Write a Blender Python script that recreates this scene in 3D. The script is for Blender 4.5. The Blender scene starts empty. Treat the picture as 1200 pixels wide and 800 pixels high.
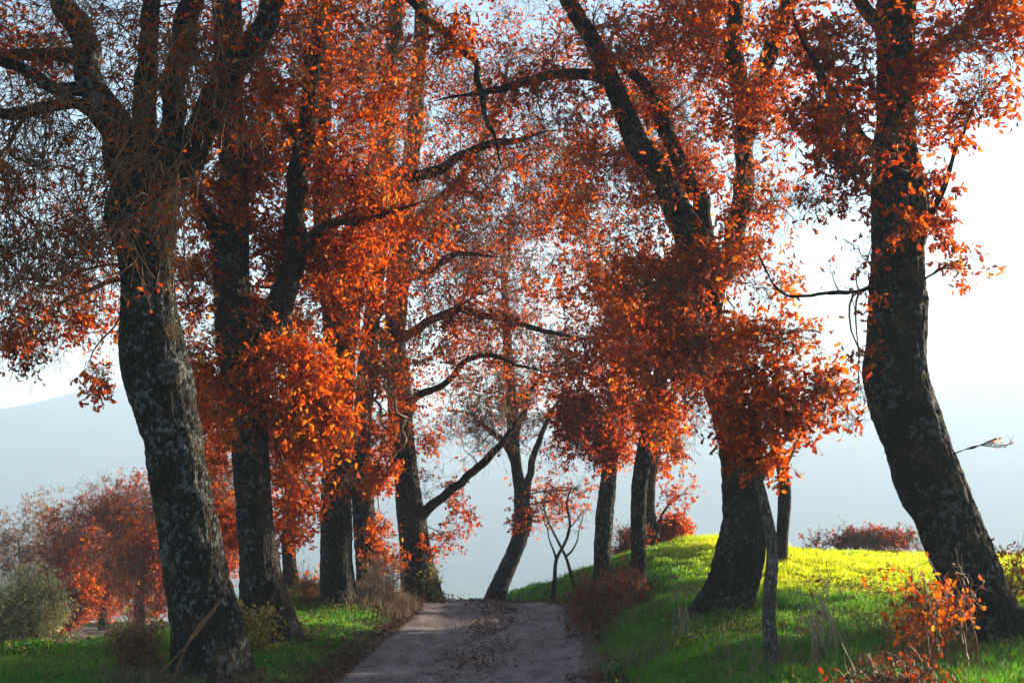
import bpy, math, random
import numpy as np
from mathutils import Vector

rng = np.random.default_rng(11)
random.seed(5)
sc = bpy.context.scene
col = sc.collection
R = math.radians
F = 1500.0                      # focal length in photo pixels (1200 wide)
CAMZ = 1.9
PITCH = math.atan(170 / 1500)
cp, sp = math.cos(PITCH), math.sin(PITCH)

def at(px, py, d):
    """world point seen in direction (px,py) at forward distance d"""
    dx, up = (px - 600), (400 - py)
    v = np.array([dx, F * cp - up * sp, F * sp + up * cp])
    v *= d / v[1]
    return v + np.array([0, 0, CAMZ])

# ------------------------------------------------------------------ noise
def _h(ix, iy, iz, s):
    n = (ix.astype(np.int64) * 374761393 + iy.astype(np.int64) * 668265263 + iz.astype(np.int64) * 2147483647 + s * 1442695041) & 0xffffffff
    n = ((n ^ (n >> 13)) * 1274126177) & 0xffffffff
    n = ((n ^ (n >> 16)) * 2246822519) & 0xffffffff
    return ((n ^ (n >> 15)) & 0xffff) / 65535.0
def vnoise(x, y, z=0.0, s=0):
    x, y, z = np.broadcast_arrays(np.asarray(x, float), np.asarray(y, float), np.asarray(z, float))
    fx, fy, fz = np.floor(x), np.floor(y), np.floor(z)
    tx, ty, tz = x - fx, y - fy, z - fz
    tx, ty, tz = [t * t * (3 - 2 * t) for t in (tx, ty, tz)]
    out = 0
    for a in (0, 1):
        for b in (0, 1):
            for c in (0, 1):
                w = (tx if a else 1 - tx) * (ty if b else 1 - ty) * (tz if c else 1 - tz)
                out = out + w * _h(fx + a, fy + b, fz + c, s)
    return out * 2 - 1
def fbm(x, y, z=0.0, o=4, s=0):
    r, a, t = 0, 1.0, 0
    for i in range(o):
        r = r + a * vnoise(np.asarray(x) * 2 ** i, np.asarray(y) * 2 ** i, np.asarray(z) * 2 ** i, s + i)
        t += a; a *= .5
    return r / t
def sm(t):
    t = np.clip(t, 0, 1); return t * t * (3 - 2 * t)

# ------------------------------------------------------------------ terrain
def road_c(y):
    y = np.asarray(y, float)
    return -0.5 + 0.042 * (np.clip(y, 0, 20) - 12.4) - 0.055 * np.clip(y - 20, 0, 8) ** 2 - .88 * np.clip(y - 28, 0, 25)
def road_w(y):
    return 1.33 + 0 * np.asarray(y, float)
def ground(x, y):
    x = np.asarray(x, float); y = np.asarray(y, float)
    c = road_c(y); w = road_w(y)
    base = -0.02 * np.clip(y - 20.5, 0, 7) ** 2 - .28 * np.clip(y - 27.5, 0, 20)
    # right bank
    s = x - (c + w)
    jag = .12 * vnoise(x * 1.1, y * 1.1, 0, 3)
    H = 0.36 + 0.10 * sm((y - 12) / 5) - .2 * sm((y - 21) / 4) * (1 - sm((x - 1.5) / 2.5))
    rb = H * sm((s + .05 + jag) / 1.5)
    rb = rb + .50 * np.exp(-((x - 3.3) ** 2 / 2.4 ** 2 + (y - 23.5) ** 2 / 3.4 ** 2)) * sm(s / 1.2)
    rb = rb - base * (.3 * sm((s - .1) / 1.2) + .7 * sm((s - 1.5) / 3))
    rb = rb - .03 * np.clip(x - 4, 0, 40) * sm((y - 8) / 10)
    rb = rb - .02 * np.clip(y - 31, 0, 60) ** 1.6 * sm(s)
    # left verge, then the drop to the lower field
    l = (c - w) - x
    vh = .08 + .16 * sm((y - 15) / 6) + .10 * sm((-3.6 - x) / 2) * sm((17 - y) / 3)
    lb = vh * sm((l + .02 + jag) / .7)
    edge = -5.2 - 3.5 * sm((13.6 - y) / 5) + 1.6 * sm((y - 13.5) / 4)
    d = np.clip(edge - x, 0, None)
    near = base + np.where(s > -.4, rb, 0) + np.where(l > -.4, lb, 0)
    near = near - .30 * np.clip(y - 27, 0, 40) * sm((3.0 - x) / 3)
    plane = -1.95 - .045 * np.clip(y - 30, 0, 60) + .10 * fbm(x / 6, y / 6, 0, 2, 15)
    wl = sm(d / 4.5)
    near = near * (1 - wl) + plane * wl
    near = near + .030 * fbm(x * .9, y * .9, 0, 3, 9) * sm((np.abs(x - c) - w) / .4)
    # down to the valley
    r = np.sqrt(x ** 2 + (y - 10) ** 2)
    v = sm((r - 60) / 420)
    far = -62 + 5 * fbm(x / 260, y / 260, 0, 3, 21)
    nb = np.clip(near, -8, 3)
    return nb * (1 - v) + far * v - .13 * np.clip(r - 36, 0, 120) * (1 - v)

# ------------------------------------------------------------------ mesh helpers
def setp(o, **k):
    for a, b in k.items():
        if b is not None: o[a] = b
    return o
def mesh_obj(name, verts, faces, mat, parent=None, smooth=True, tint=None, origin=None):
    """faces: list of (k-array of index rows) arrays of equal k, or one array"""
    verts = np.asarray(verts, np.float32)
    if origin is not None: verts = verts - np.asarray(origin, np.float32)
    if isinstance(faces, np.ndarray): faces = [faces]
    me = bpy.data.meshes.new(name)
    nl = sum(f.size for f in faces); nf = sum(len(f) for f in faces)
    me.vertices.add(len(verts)); me.vertices.foreach_set('co', verts.ravel())
    me.loops.add(nl); me.loops.foreach_set('vertex_index', np.concatenate([f.ravel() for f in faces]).astype(np.int32))
    me.polygons.add(nf)
    tot = np.concatenate([np.full(len(f), f.shape[1], np.int32) for f in faces])
    st = np.concatenate([[0], np.cumsum(tot)[:-1]]).astype(np.int32)
    me.polygons.foreach_set('loop_start', st)
    me.polygons.foreach_set('use_smooth', np.full(nf, smooth, bool))
    if tint is not None:
        a = me.attributes.new('tint', 'FLOAT', 'FACE'); a.data.foreach_set('value', np.asarray(tint, np.float32))
    me.update(calc_edges=True)
    me.materials.append(mat)
    o = bpy.data.objects.new(name, me); col.objects.link(o)
    if parent is not None: o.parent = parent
    return o
def empty(name, loc, label, cat, group=None):
    o = bpy.data.objects.new(name, None); col.objects.link(o)
    o.location = [float(v) for v in loc]; o.empty_display_size = .2
    return setp(o, label=label, category=cat, group=group)

class Acc:
    def __init__(s): s.v = []; s.f = {}; s.t = {}; s.n = 0
    def add(s, v, f, t=None):
        f = np.asarray(f) + s.n
        s.v.append(np.asarray(v)); s.n += len(v)
        k = f.shape[1]
        s.f.setdefault(k, []).append(f)
        s.t.setdefault(k, []).append(np.zeros(len(f)) if t is None else t)
    def build(s, name, mat, parent=None, origin=None, smooth=True):
        ks = sorted(s.f)
        return mesh_obj(name, np.concatenate(s.v), [np.concatenate(s.f[k]) for k in ks], mat, parent, smooth,
                        np.concatenate([np.concatenate(s.t[k]) for k in ks]), origin)

def norm(v):
    return v / np.maximum(np.linalg.norm(v, axis=-1, keepdims=True), 1e-9)

def tubes(P, Rad, S):
    """batch of polylines (N,K,3), radii (N,K) -> verts, quads"""
    N, K, _ = P.shape
    T = np.empty_like(P)
    T[:, 1:-1] = P[:, 2:] - P[:, :-2]; T[:, 0] = P[:, 1] - P[:, 0]; T[:, -1] = P[:, -1] - P[:, -2]
    T = norm(T)
    ref = norm(np.cross(norm(P[:, -1] - P[:, 0]), norm(rng.normal(size=(N, 3)))))[:, None, :]
    U = norm(np.cross(T, np.cross(ref, T))); V = np.cross(T, U)
    a = np.arange(S) / S * 2 * np.pi
    ring = U[:, :, None, :] * np.cos(a)[None, None, :, None] + V[:, :, None, :] * np.sin(a)[None, None, :, None]
    v = (P[:, :, None, :] + ring * Rad[:, :, None, None]).reshape(-1, 3)
    n, k, s_ = np.meshgrid(np.arange(N), np.arange(K - 1), np.arange(S), indexing='ij')
    b = (n * K + k) * S
    f = np.stack([b + s_, b + (s_ + 1) % S, b + S + (s_ + 1) % S, b + S + s_], -1).reshape(-1, 4)
    return v, f

def catmull(P, step):
    P = np.asarray(P, float)
    Q = np.vstack([2 * P[0] - P[1], P, 2 * P[-1] - P[-2]])
    out = []
    for i in range(1, len(Q) - 2):
        n = max(2, int(np.linalg.norm(Q[i + 1, :3] - Q[i, :3]) / step))
        t = (np.arange(n) / n)[:, None]
        out.append(.5 * (2 * Q[i] + (Q[i + 1] - Q[i - 1]) * t + (2 * Q[i - 1] - 5 * Q[i] + 4 * Q[i + 1] - Q[i + 2]) * t ** 2
                         + (3 * Q[i] - Q[i - 1] - 3 * Q[i + 1] + Q[i + 2]) * t ** 3))
    out.append(Q[-2][None])
    return np.concatenate(out)

def bark_tube(path, S, rough, seed, flare=0.0, lump=.06, freq=1.0):
    """path (n,4) -> displaced tube with fissured bark"""
    P, Rr = path[:, :3], path[:, 3]
    n = len(P)
    T = norm(np.gradient(P, axis=0))
    U = np.empty_like(P)
    u = norm(np.cross(T[0], [0, 1, .1]))
    for i in range(n):
        u = norm(u - T[i] * np.dot(u, T[i])); U[i] = u
    V = np.cross(T, U)
    a = np.arange(S) / S * 2 * np.pi
    L = np.concatenate([[0], np.cumsum(np.linalg.norm(np.diff(P, axis=0), axis=1))])
    ca, sa = np.cos(a)[None], np.sin(a)[None]
    r0 = Rr[:, None]
    X, Y = ca * r0, sa * r0
    Z = L[:, None] + 0 * ca
    lum = lump * fbm(X * 2.2 + seed, Y * 2.2, Z * 1.6, 2, seed)                       # broad lumps
    w = fbm(X * 6, Y * 6, Z * 3, 2, seed + 7) * .06
    ridge = 1 - np.abs(vnoise((X + w) * 26 * freq, (Y + w) * 26 * freq, Z * 6.0 * freq, seed + 3))
    ridge2 = vnoise((X + w) * 55 * freq, (Y + w) * 55 * freq, Z * 16.0, seed + 4)
    disp = rough * (ridge ** 2 * 1.2 - .62 + ridge2 * .3)
    fl = 0
    if flare:
        lobes = .65 + .35 * np.cos(a * 5 + seed)[None] * 1.0 + .2 * np.cos(a * 3 + seed * 2)[None]
        fl = flare * np.exp(-Z / .22) * lobes
    rr = r0 * (1 + lum * 2) + disp + fl
    v = P[:, None] + U[:, None] * (np.cos(a)[None, :, None] * rr[..., None]) + V[:, None] * (np.sin(a)[None, :, None] * rr[..., None])
    v = v.reshape(-1, 3)
    i, s_ = np.meshgrid(np.arange(n - 1), np.arange(S), indexing='ij')
    b = i * S
    f = np.stack([b + s_, b + (s_ + 1) % S, b + S + (s_ + 1) % S, b + S + s_], -1).reshape(-1, 4)
    return v, f

# ------------------------------------------------------------------ leaves
def leaf_template(kind):
    if kind == 'oak':      # lobed leaf, two halves folded along the midrib
        o = [(.08, .04), (.20, .20), (.32, .09), (.50, .31), (.61, .13), (.78, .27), (.88, .10)]
        v = [(0, 0, 0), (1.0, 0, -.06)] + [(y, x, .10 * x / .25) for y, x in o] + [(y, -x, .10 * x / .25) for y, x in o]
        n = len(o)
        return np.array(v, float), np.array([[0] + list(range(2, 2 + n)) + [1], [1] + list(range(1 + 2 * n, 1 + n, -1)) + [0]])
    if kind == 'simple':
        v = [(0, 0, 0), (1, 0, -.05), (.38, .24, .09), (.78, .17, .05), (.38, -.24, .09), (.78, -.17, .05)]
        return np.array(v, float), np.array([[0, 2, 3, 1], [1, 5, 4, 0]])
    v = [(0, 0, 0), (1, 0, 0), (.5, .26, .07), (.5, -.26, .07)]
    return np.array(v, float), np.array([[0, 2, 1], [0, 1, 3]])
LT = {k: leaf_template(k) for k in ('oak', 'simple', 'tri')}
def leaves(acc, P, size, tint, kind, droop=.35, flat=False):
    N = len(P)
    if N == 0: return
    tv, tf = LT[kind]
    d = norm(rng.normal(size=(N, 3)) + np.array([0, 0, -droop]))
    if flat: d[:, 2] *= .15; d = norm(d)
    up = rng.normal(size=(N, 3))
    if flat: up = up * .35 + np.array([0, 0, 1.])
    n = norm(np.cross(d, np.cross(up, d))); b = np.cross(n, d)
    sz = size * rng.uniform(.6, 1.25, N)
    wd = rng.uniform(.75, 1.15, N); cu = rng.uniform(-.6, 2.6, N)
    bend = rng.uniform(-.25, .25, N)
    v = (d[:, None] * tv[None, :, 0, None] + b[:, None] * tv[None, :, 1, None] * wd[:, None, None]
         + n[:, None] * (tv[None, :, 2] * cu[:, None] + bend[:, None] * tv[None, :, 0] ** 2)[..., None]) * sz[:, None, None] + P[:, None]
    K = len(tv)
    f = (tf[None] + (np.arange(N) * K)[:, None, None]).reshape(-1, tf.shape[1])
    acc.add(v.reshape(-1, 3), f, np.repeat(tint, len(tf)))

# ------------------------------------------------------------------ materials
def newmat(name):
    m = bpy.data.materials.new(name); m.use_nodes = True
    nt = m.node_tree; nt.nodes.clear()
    out = nt.nodes.new('ShaderNodeOutputMaterial')
    def N(t, **k):
        n = nt.nodes.new(t)
        for a, b in k.items():
            if a.startswith('i_'): n.inputs[a[2:].replace('_', ' ')].default_value = b
            else: setattr(n, a, b)
        return n
    return m, nt, out, N
def ramp(N, stops, interp='LINEAR'):
    r = N('ShaderNodeValToRGB'); r.color_ramp.interpolation = interp
    e = r.color_ramp.elements
    while len(e) < len(stops): e.new(.5)
    for i, (p, c) in enumerate(stops):
        e[i].position = p; e[i].color = (*c, 1) if len(c) == 3 else c
    return r
def leaf_mat(name, stops, tstops, trans=.5, rough=.55, spec=.15):
    m, nt, out, N = newmat(name)
    L = nt.links.new
    a = N('ShaderNodeAttribute', attribute_name='tint')
    r1 = ramp(N, stops); r2 = ramp(N, tstops)
    L(a.outputs['Fac'], r1.inputs[0]); L(a.outputs['Fac'], r2.inputs[0])
    geo = N('ShaderNodeNewGeometry')
    nz = N('ShaderNodeTexNoise'); nz.inputs['Scale'].default_value = 55; L(geo.outputs['Position'], nz.inputs['Vector'])
    mr = N('ShaderNodeMapRange'); mr.inputs['To Min'].default_value = .65; mr.inputs['To Max'].default_value = 1.25
    L(nz.outputs['Fac'], mr.inputs['Value'])
    mx = N('ShaderNodeVectorMath', operation='SCALE'); L(r1.outputs[0], mx.inputs[0]); L(mr.outputs[0], mx.inputs['Scale'])
    p = N('ShaderNodeBsdfPrincipled'); p.inputs['Roughness'].default_value = rough
    p.inputs['Specular IOR Level'].default_value = spec
    L(mx.outputs[0], p.inputs['Base Color'])
    t = N('ShaderNodeBsdfTranslucent'); L(r2.outputs[0], t.inputs['Color'])
    ms = N('ShaderNodeMixShader'); ms.inputs[0].default_value = trans
    L(p.outputs[0], ms.inputs[1]); L(t.outputs[0], ms.inputs[2]); L(ms.outputs[0], out.inputs[0])
    return m
M_rust = leaf_mat('rust oak leaf',
    [(0, (.032, .010, .005)), (.3, (.10, .016, .004)), (.6, (.25, .047, .005)), (.85, (.40, .11, .009)), (1, (.52, .22, .03))],
    [(0, (.13, .022, .004)), (.3, (.46, .040, .003)), (.6, (.84, .125, .004)), (.85, (.95, .24, .008)), (1, (.95, .46, .04))], .62, .5, .06)
M_brown = leaf_mat('brown oak leaf',
    [(0, (.06, .028, .014)), (.5, (.17, .06, .02)), (1, (.34, .14, .035))],
    [(0, (.18, .07, .02)), (.5, (.5, .16, .03)), (1, (.75, .32, .06))], .5)
M_grass = leaf_mat('grass blade',
    [(0, (.009, .060, .006)), (.5, (.018, .110, .009)), (.85, (.055, .16, .012)), (1, (.26, .20, .09))],
    [(0, (.07, .28, .010)), (.5, (.14, .45, .012)), (.85, (.34, .52, .015)), (1, (.45, .34, .12))], .5, .45, .3)
M_field_lit = leaf_mat('sunlit field blade',  # field blades coloured brighter and yellower to stand in for strong sun
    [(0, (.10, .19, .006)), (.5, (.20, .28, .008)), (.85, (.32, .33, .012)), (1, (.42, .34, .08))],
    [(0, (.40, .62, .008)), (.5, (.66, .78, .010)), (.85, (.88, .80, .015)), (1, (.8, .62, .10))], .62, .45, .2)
M_dry = leaf_mat('dry grass', [(0, (.10, .07, .05)), (1, (.25, .18, .12))], [(0, (.12, .08, .05)), (1, (.28, .2, .12))], .3)
M_olive = leaf_mat('olive leaf', [(0, (.16, .19, .05)), (.6, (.42, .44, .16)), (1, (.72, .66, .30))],
    [(0, (.3, .34, .08)), (1, (.8, .72, .3))], .4, .35, .4)
M_ivy = leaf_mat('bramble leaf', [(0, (.03, .06, .012)), (.5, (.08, .10, .02)), (1, (.40, .28, .07))],
    [(0, (.10, .2, .02)), (.5, (.3, .3, .04)), (1, (.75, .55, .12))], .45, .5, .12)
M_litter = leaf_mat('fallen leaf', [(0, (.035, .018, .012)), (.5, (.10, .042, .022)), (1, (.20, .10, .055))],
    [(0, (.05, .02, .01)), (1, (.2, .07, .02))], .15, .7)

def bark_mat(name, base, lichen, amt=.56, scale=1.0, moss=.0):
    m, nt, out, N = newmat(name); L = nt.links.new
    tc = N('ShaderNodeTexCoord')
    mp = N('ShaderNodeMapping'); mp.inputs['Scale'].default_value = (1, 1, .22); L(tc.outputs['Object'], mp.inputs['Vector'])
    wn = N('ShaderNodeTexNoise'); wn.inputs['Scale'].default_value = 7; L(tc.outputs['Object'], wn.inputs['Vector'])
    ad = N('ShaderNodeVectorMath', operation='MULTIPLY_ADD'); L(wn.outputs['Color'], ad.inputs[0]); ad.inputs[1].default_value = (.09,) * 3; L(mp.outputs[0], ad.inputs[2])
    vo = N('ShaderNodeTexVoronoi', feature='DISTANCE_TO_EDGE'); vo.inputs['Scale'].default_value = 26 * scale; L(ad.outputs[0], vo.inputs['Vector'])
    n2 = N('ShaderNodeTexNoise'); n2.inputs['Scale'].default_value = 60; n2.inputs['Detail'].default_value = 6; L(ad.outputs[0], n2.inputs['Vector'])
    cr = ramp(N, [(0, (0, 0, 0)), (.22, (1, 1, 1))]); L(vo.outputs['Distance'], cr.inputs[0])
    bc = ramp(N, [(.25, tuple(c * .45 for c in base)), (.55, base), (.8, tuple(c * 1.9 for c in base))]); L(n2.outputs['Fac'], bc.inputs[0])
    mu = N('ShaderNodeMixRGB', blend_type='MULTIPLY'); mu.inputs[0].default_value = .75
    L(bc.outputs[0], mu.inputs[1]); L(cr.outputs[0], mu.inputs[2])
    # lichen blotches: two sizes
    l1 = N('ShaderNodeTexNoise'); l1.inputs['Scale'].default_value = 15 * scale; l1.inputs['Detail'].default_value = 5; l1.inputs['Roughness'].default_value = .62
    L(tc.outputs['Object'], l1.inputs['Vector'])
    v2 = N('ShaderNodeTexVoronoi', feature='SMOOTH_F1'); v2.inputs['Scale'].default_value = 24 * scale; L(tc.outputs['Object'], v2.inputs['Vector'])
    su = N('ShaderNodeMath', operation='MULTIPLY_ADD'); L(v2.outputs['Distance'], su.inputs[0]); su.inputs[1].default_value = -.35
    l0 = N('ShaderNodeTexNoise'); l0.inputs['Scale'].default_value = 2.6; L(tc.outputs['Object'], l0.inputs['Vector'])
    lm = N('ShaderNodeMath', operation='MULTIPLY_ADD'); L(l0.outputs['Fac'], lm.inputs[0]); lm.inputs[1].default_value = .55; lm.inputs[2].default_value = -.275
    la = N('ShaderNodeMath', operation='ADD'); L(lm.outputs[0], la.inputs[0]); L(l1.outputs['Fac'], la.inputs[1]); L(la.outputs[0], su.inputs[2])
    lr = ramp(N, [(amt - .16, (0, 0, 0)), (amt - .10, (1, 1, 1))]); L(su.outputs[0], lr.inputs[0])
    lc = ramp(N, [(.35, tuple(c * .45 for c in lichen)), (.65, lichen)]); L(n2.outputs['Fac'], lc.inputs[0])
    m1 = N('ShaderNodeMixRGB'); L(lr.outputs[0], m1.inputs[0]); L(mu.outputs[0], m1.inputs[1]); L(lc.outputs[0], m1.inputs[2])
    # moss and orange algae
    l2 = N('ShaderNodeTexNoise'); l2.inputs['Scale'].default_value = 3.5; l2.inputs['Detail'].default_value = 6; L(tc.outputs['Object'], l2.inputs['Vector'])
    mr = ramp(N, [(.56 - moss, (0, 0, 0)), (.72 - moss, (.8, .8, .8))]); L(l2.outputs['Fac'], mr.inputs[0])
    m2 = N('ShaderNodeMixRGB'); L(mr.outputs[0], m2.inputs[0]); L(m1.outputs[0], m2.inputs[1]); m2.inputs[2].default_value = (.060, .036, .009, 1)
    p = N('ShaderNodeBsdfPrincipled'); p.inputs['Roughness'].default_value = .9; p.inputs['Specular IOR Level'].default_value = .15
    L(m2.outputs[0], p.inputs['Base Color'])
    b1 = N('ShaderNodeBump'); b1.inputs['Strength'].default_value = .9; b1.inputs['Distance'].default_value = .02; L(cr.outputs[0], b1.inputs['Height'])
    b2 = N('ShaderNodeBump'); b2.inputs['Strength'].default_value = .7; b2.inputs['Distance'].default_value = .008; L(n2.outputs['Fac'], b2.inputs['Height'])
    L(b1.outputs[0], b2.inputs['Normal']); L(b2.outputs[0], p.inputs['Normal']); L(p.outputs[0], out.inputs[0])
    return m
M_bark = bark_mat('oak bark', (.021, .016, .012), (.095, .105, .10), .595)
M_bark_l = bark_mat('lichened oak bark', (.021, .017, .013), (.115, .135, .135), .575)
M_bark_g = bark_mat('grey bark', (.032, .026, .022), (.11, .11, .10), .60, 1.3)
def plain(name, c1, c2, scale=20, rough=.85, spec=.2, bump=.0):
    m, nt, out, N = newmat(name); L = nt.links.new
    g = N('ShaderNodeNewGeometry')
    n = N('ShaderNodeTexNoise'); n.inputs['Scale'].default_value = scale; n.inputs['Detail'].default_value = 5; L(g.outputs['Position'], n.inputs['Vector'])
    r = ramp(N, [(.3, c1), (.7, c2)]); L(n.outputs['Fac'], r.inputs[0])
    p = N('ShaderNodeBsdfPrincipled'); p.inputs['Roughness'].default_value = rough; p.inputs['Specular IOR Level'].default_value = spec
    L(r.outputs[0], p.inputs['Base Color'])
    if bump:
        b = N('ShaderNodeBump'); b.inputs['Distance'].default_value = bump; L(n.outputs['Fac'], b.inputs['Height']); L(b.outputs[0], p.inputs['Normal'])
    L(p.outputs[0], out.inputs[0]); return m
M_bark_s = bark_mat('sapling bark', (.13, .11, .10), (.24, .24, .22), .60, 1.6)
M_twig = plain('twig bark', (.070, .028, .013), (.24, .110, .042), 9, .55, .3)
M_twig_p = plain('pale dry stem', (.16, .11, .08), (.36, .27, .19), 12, .7)
M_twig_g = plain('grey twig bark', (.07, .05, .045), (.17, .13, .11), 9, .7)

# ------------------------------------------------------------------ tree builder
def bez(A, T0, B, T1, K):
    t = np.linspace(0, 1, K)[None, :, None]
    L = np.linalg.norm(B - A, axis=1)[:, None, None]
    C1 = A[:, None] + T0[:, None] * L * .38; C2 = B[:, None] - T1[:, None] * L * .33
    return A[:, None] * (1 - t) ** 3 + 3 * C1 * (1 - t) ** 2 * t + 3 * C2 * (1 - t) * t ** 2 + B[:, None] * t ** 3

def grow(base, skel, blobs, mats, leafkind='simple', leafsize=.08, tintoff=0.0, wig=.05, twigk=6, zmin=None, bare=1.0):
    """skel: list of (n,4) fine paths for branches to spring from; blobs: dict list. Returns twig Acc, leaf Acc"""
    tw, lf = Acc(), Acc()
    SP = np.concatenate([s[:, :3] for s in skel]); SR = np.concatenate([s[:, 3] for s in skel])
    ST = np.concatenate([norm(np.gradient(s[:, :3], axis=0)) for s in skel])
    for b in blobs:
        c, r, dens, leaf, droop = b['c'], b['r'], b['dens'], b['leaf'], b.get('droop', 0.)
        rm = float(np.mean(r))
        nA = max(3, int(13 * b.get('ax', 1.) * dens ** .5 * max(rm, .4)))
        # stage A: sequential boughs into the clump
        NP, NT, NR = [SP], [ST], [SR]
        q = rng.normal(size=(nA, 3)); q = norm(q) * rng.uniform(.25, .85, (nA, 1)) ** .6
        tg = c + q * r
        apath = []
        for g in tg:
            P_, T_, R_ = np.concatenate(NP), np.concatenate(NT), np.concatenate(NR)
            dv = g - P_; dist = np.linalg.norm(dv, axis=1) + 1e-6
            cosang = (dv * T_).sum(1) / dist
            score = dist * (1.25 - .30 * cosang) + np.where(R_ < .006, .4, 0)
            i = int(np.argmin(score)); A = P_[i]; Ld = dist[i]
            if Ld < .12: continue
            dirn = dv[i] / Ld
            t0 = norm(T_[i] * .55 + dirn * .7 + rng.normal(size=3) * .18)
            t1 = norm(dirn + np.array([0, 0, .12 - droop * .5]) + rng.normal(size=3) * .3)
            K = int(np.clip(Ld / .09, 6, 40))
            pl = bez(A[None], t0[None], g[None], t1[None], K)[0]
            s_ = np.linspace(0, 1, K)
            off = np.stack([vnoise(s_ * Ld * 3.0 + A[0] * 9, A[1] * 7.3, j * 5.1, 31) + .45 * vnoise(s_ * Ld * 8 + A[2] * 9, A[1] * 3.3, j * 5.1, 33) for j in range(3)], 1)
            pl = pl + off * (wig * 1.5 * (.4 + Ld) * np.sin(np.pi * np.clip(s_ * .8 + .0, 0, 1)))[:, None]
            r0 = min(R_[i] * .62, .007 + .0130 * Ld); r1 = .0040
            rr = r0 + (r1 - r0) * s_ ** .8
            v, f = tubes(pl[None], rr[None], 6 if r0 > .012 else 4); tw.add(v, f)
            NP.append(pl); NT.append(norm(np.gradient(pl, axis=0))); NR.append(rr); apath.append((pl, rr))
        P_, T_, R_ = np.concatenate(NP), np.concatenate(NT), np.concatenate(NR)
        # stage B: twigs
        nB = max(4, int(dens * b['n']))
        q = norm(rng.normal(size=(nB, 3))) * rng.uniform(0, 1, (nB, 1)) ** .55 * np.where(rng.uniform(size=(nB, 1)) < .15, 1.35, 1.05)
        lump = 1 + .45 * vnoise(q[:, 0] * 2.8 + c[0] * 3, q[:, 1] * 2.8 + c[1] * 3, q[:, 2] * 2.8 + c[2] * 3, 41)[:, None]
        g = c + q * r * lump
        near = np.linalg.norm(P_ - c, axis=1) < (np.linalg.norm(r) + 1.5)
        if near.sum() < 4: near[:] = True
        Pn, Tn, Rn = P_[near], T_[near], R_[near]
        dv = g[:, None] - Pn[None]; dist = np.linalg.norm(dv, axis=2) + 1e-6
        cosang = (dv * Tn[None]).sum(2) / dist
        i = np.argmin(dist * (1.2 - .3 * cosang) + np.where(dist < .1, 1, 0) + rng.uniform(0, .12, dist.shape), axis=1)
        Ld = dist[np.arange(nB), i]
        ok = (Ld < 1.6 + .2 * rm); g, i, Ld = g[ok], i[ok], Ld[ok]
        if len(g) == 0: continue
        A = Pn[i]; dirn = (g - A) / Ld[:, None]
        t0 = norm(Tn[i] * .5 + dirn * .75 + rng.normal(size=g.shape) * .25)
        t1 = norm(dirn + np.array([0, 0, .1 - droop]) + rng.normal(size=g.shape) * .35)
        K = 8
        B = bez(A, t0, g, t1, K)
        jit = rng.normal(size=B.shape) * .024 * (Ld[:, None, None] + .3); jit[:, 0] = 0
        B = B + jit
        r0 = np.minimum(Rn[i] * .7, .0040 + .0060 * Ld); r0 = np.maximum(r0, .0036)
        rr = r0[:, None] * (1 - .55 * np.linspace(0, 1, K)[None])
        v, f = tubes(B, rr, 4); tw.add(v, f)
        # stage C: twiglets
        k = twigk
        idx = np.repeat(np.arange(len(B)), k)
        tt = rng.uniform(.25, 1, len(idx)); ki = np.minimum((tt * (K - 1)).astype(int), K - 2); fr = (tt * (K - 1) - ki)[:, None]
        st = B[idx, ki] * (1 - fr) + B[idx, ki + 1] * fr
        tan = norm(B[idx, ki + 1] - B[idx, ki])
        dd = norm(tan * .8 + rng.normal(size=tan.shape) * .75 + np.array([0, 0, -droop * .5]))
        ln = rng.uniform(.10, .34, len(idx)) * b.get('tl', 1.0)
        K2 = 5
        steps = np.zeros((len(idx), K2, 3)); steps[:, 0] = st; cur = dd.copy()
        curl = rng.normal(size=dd.shape) * .34
        for j in range(1, K2):
            cur = norm(cur + curl + rng.normal(size=cur.shape) * .16 + np.array([0, 0, -droop * .42]))
            steps[:, j] = steps[:, j - 1] + cur * (ln / (K2 - 1))[:, None]
        r2 = rng.uniform(.0022, .0034, len(idx))[:, None] * (1 - .4 * np.linspace(0, 1, K2)[None]) * b.get('tr', 1.0)
        keep = rng.uniform(size=len(idx)) < b.get('tk', .62)
        v, f = tubes(steps[keep], r2[keep], 3); tw.add(v, f)
        # leaves in clusters towards the twig ends
        if leaf > 0:
            cl = vnoise(st[:, 0] * 1.9, st[:, 1] * 1.9, st[:, 2] * 1.9, 51) + .6 * vnoise(st[:, 0] * 5, st[:, 1] * 5, st[:, 2] * 5, 52)
            pr = leaf * np.clip(.62 + cl * 1.75, .03, 1.9)
            per = rng.poisson(np.clip(pr, 0, 3) * b.get('lpt', 3.4) * 1.3)
            li = np.repeat(np.arange(len(idx)), per)
            u = rng.uniform(.12, 1, len(li)) ** .42 * (K2 - 1); uk = np.minimum(u.astype(int), K2 - 2); uf = (u - uk)[:, None]
            LP = steps[li, uk] * (1 - uf) + steps[li, uk + 1] * uf + rng.normal(size=(len(li), 3)) * .012
            ct = vnoise(st[:, 0] * 1.2, st[:, 1] * 1.2, st[:, 2] * 1.2, 61) * .14
            tint = np.clip(.56 + b.get('tint', 0) + tintoff + ct[li] + rng.normal(size=len(li)) * .20 - .24 * (rng.uniform(size=len(li)) < .22), 0, .93)
            leaves(lf, LP, leafsize * b.get('ls', 1.0), tint, leafkind, droop=.5)
    return tw, lf

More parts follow.
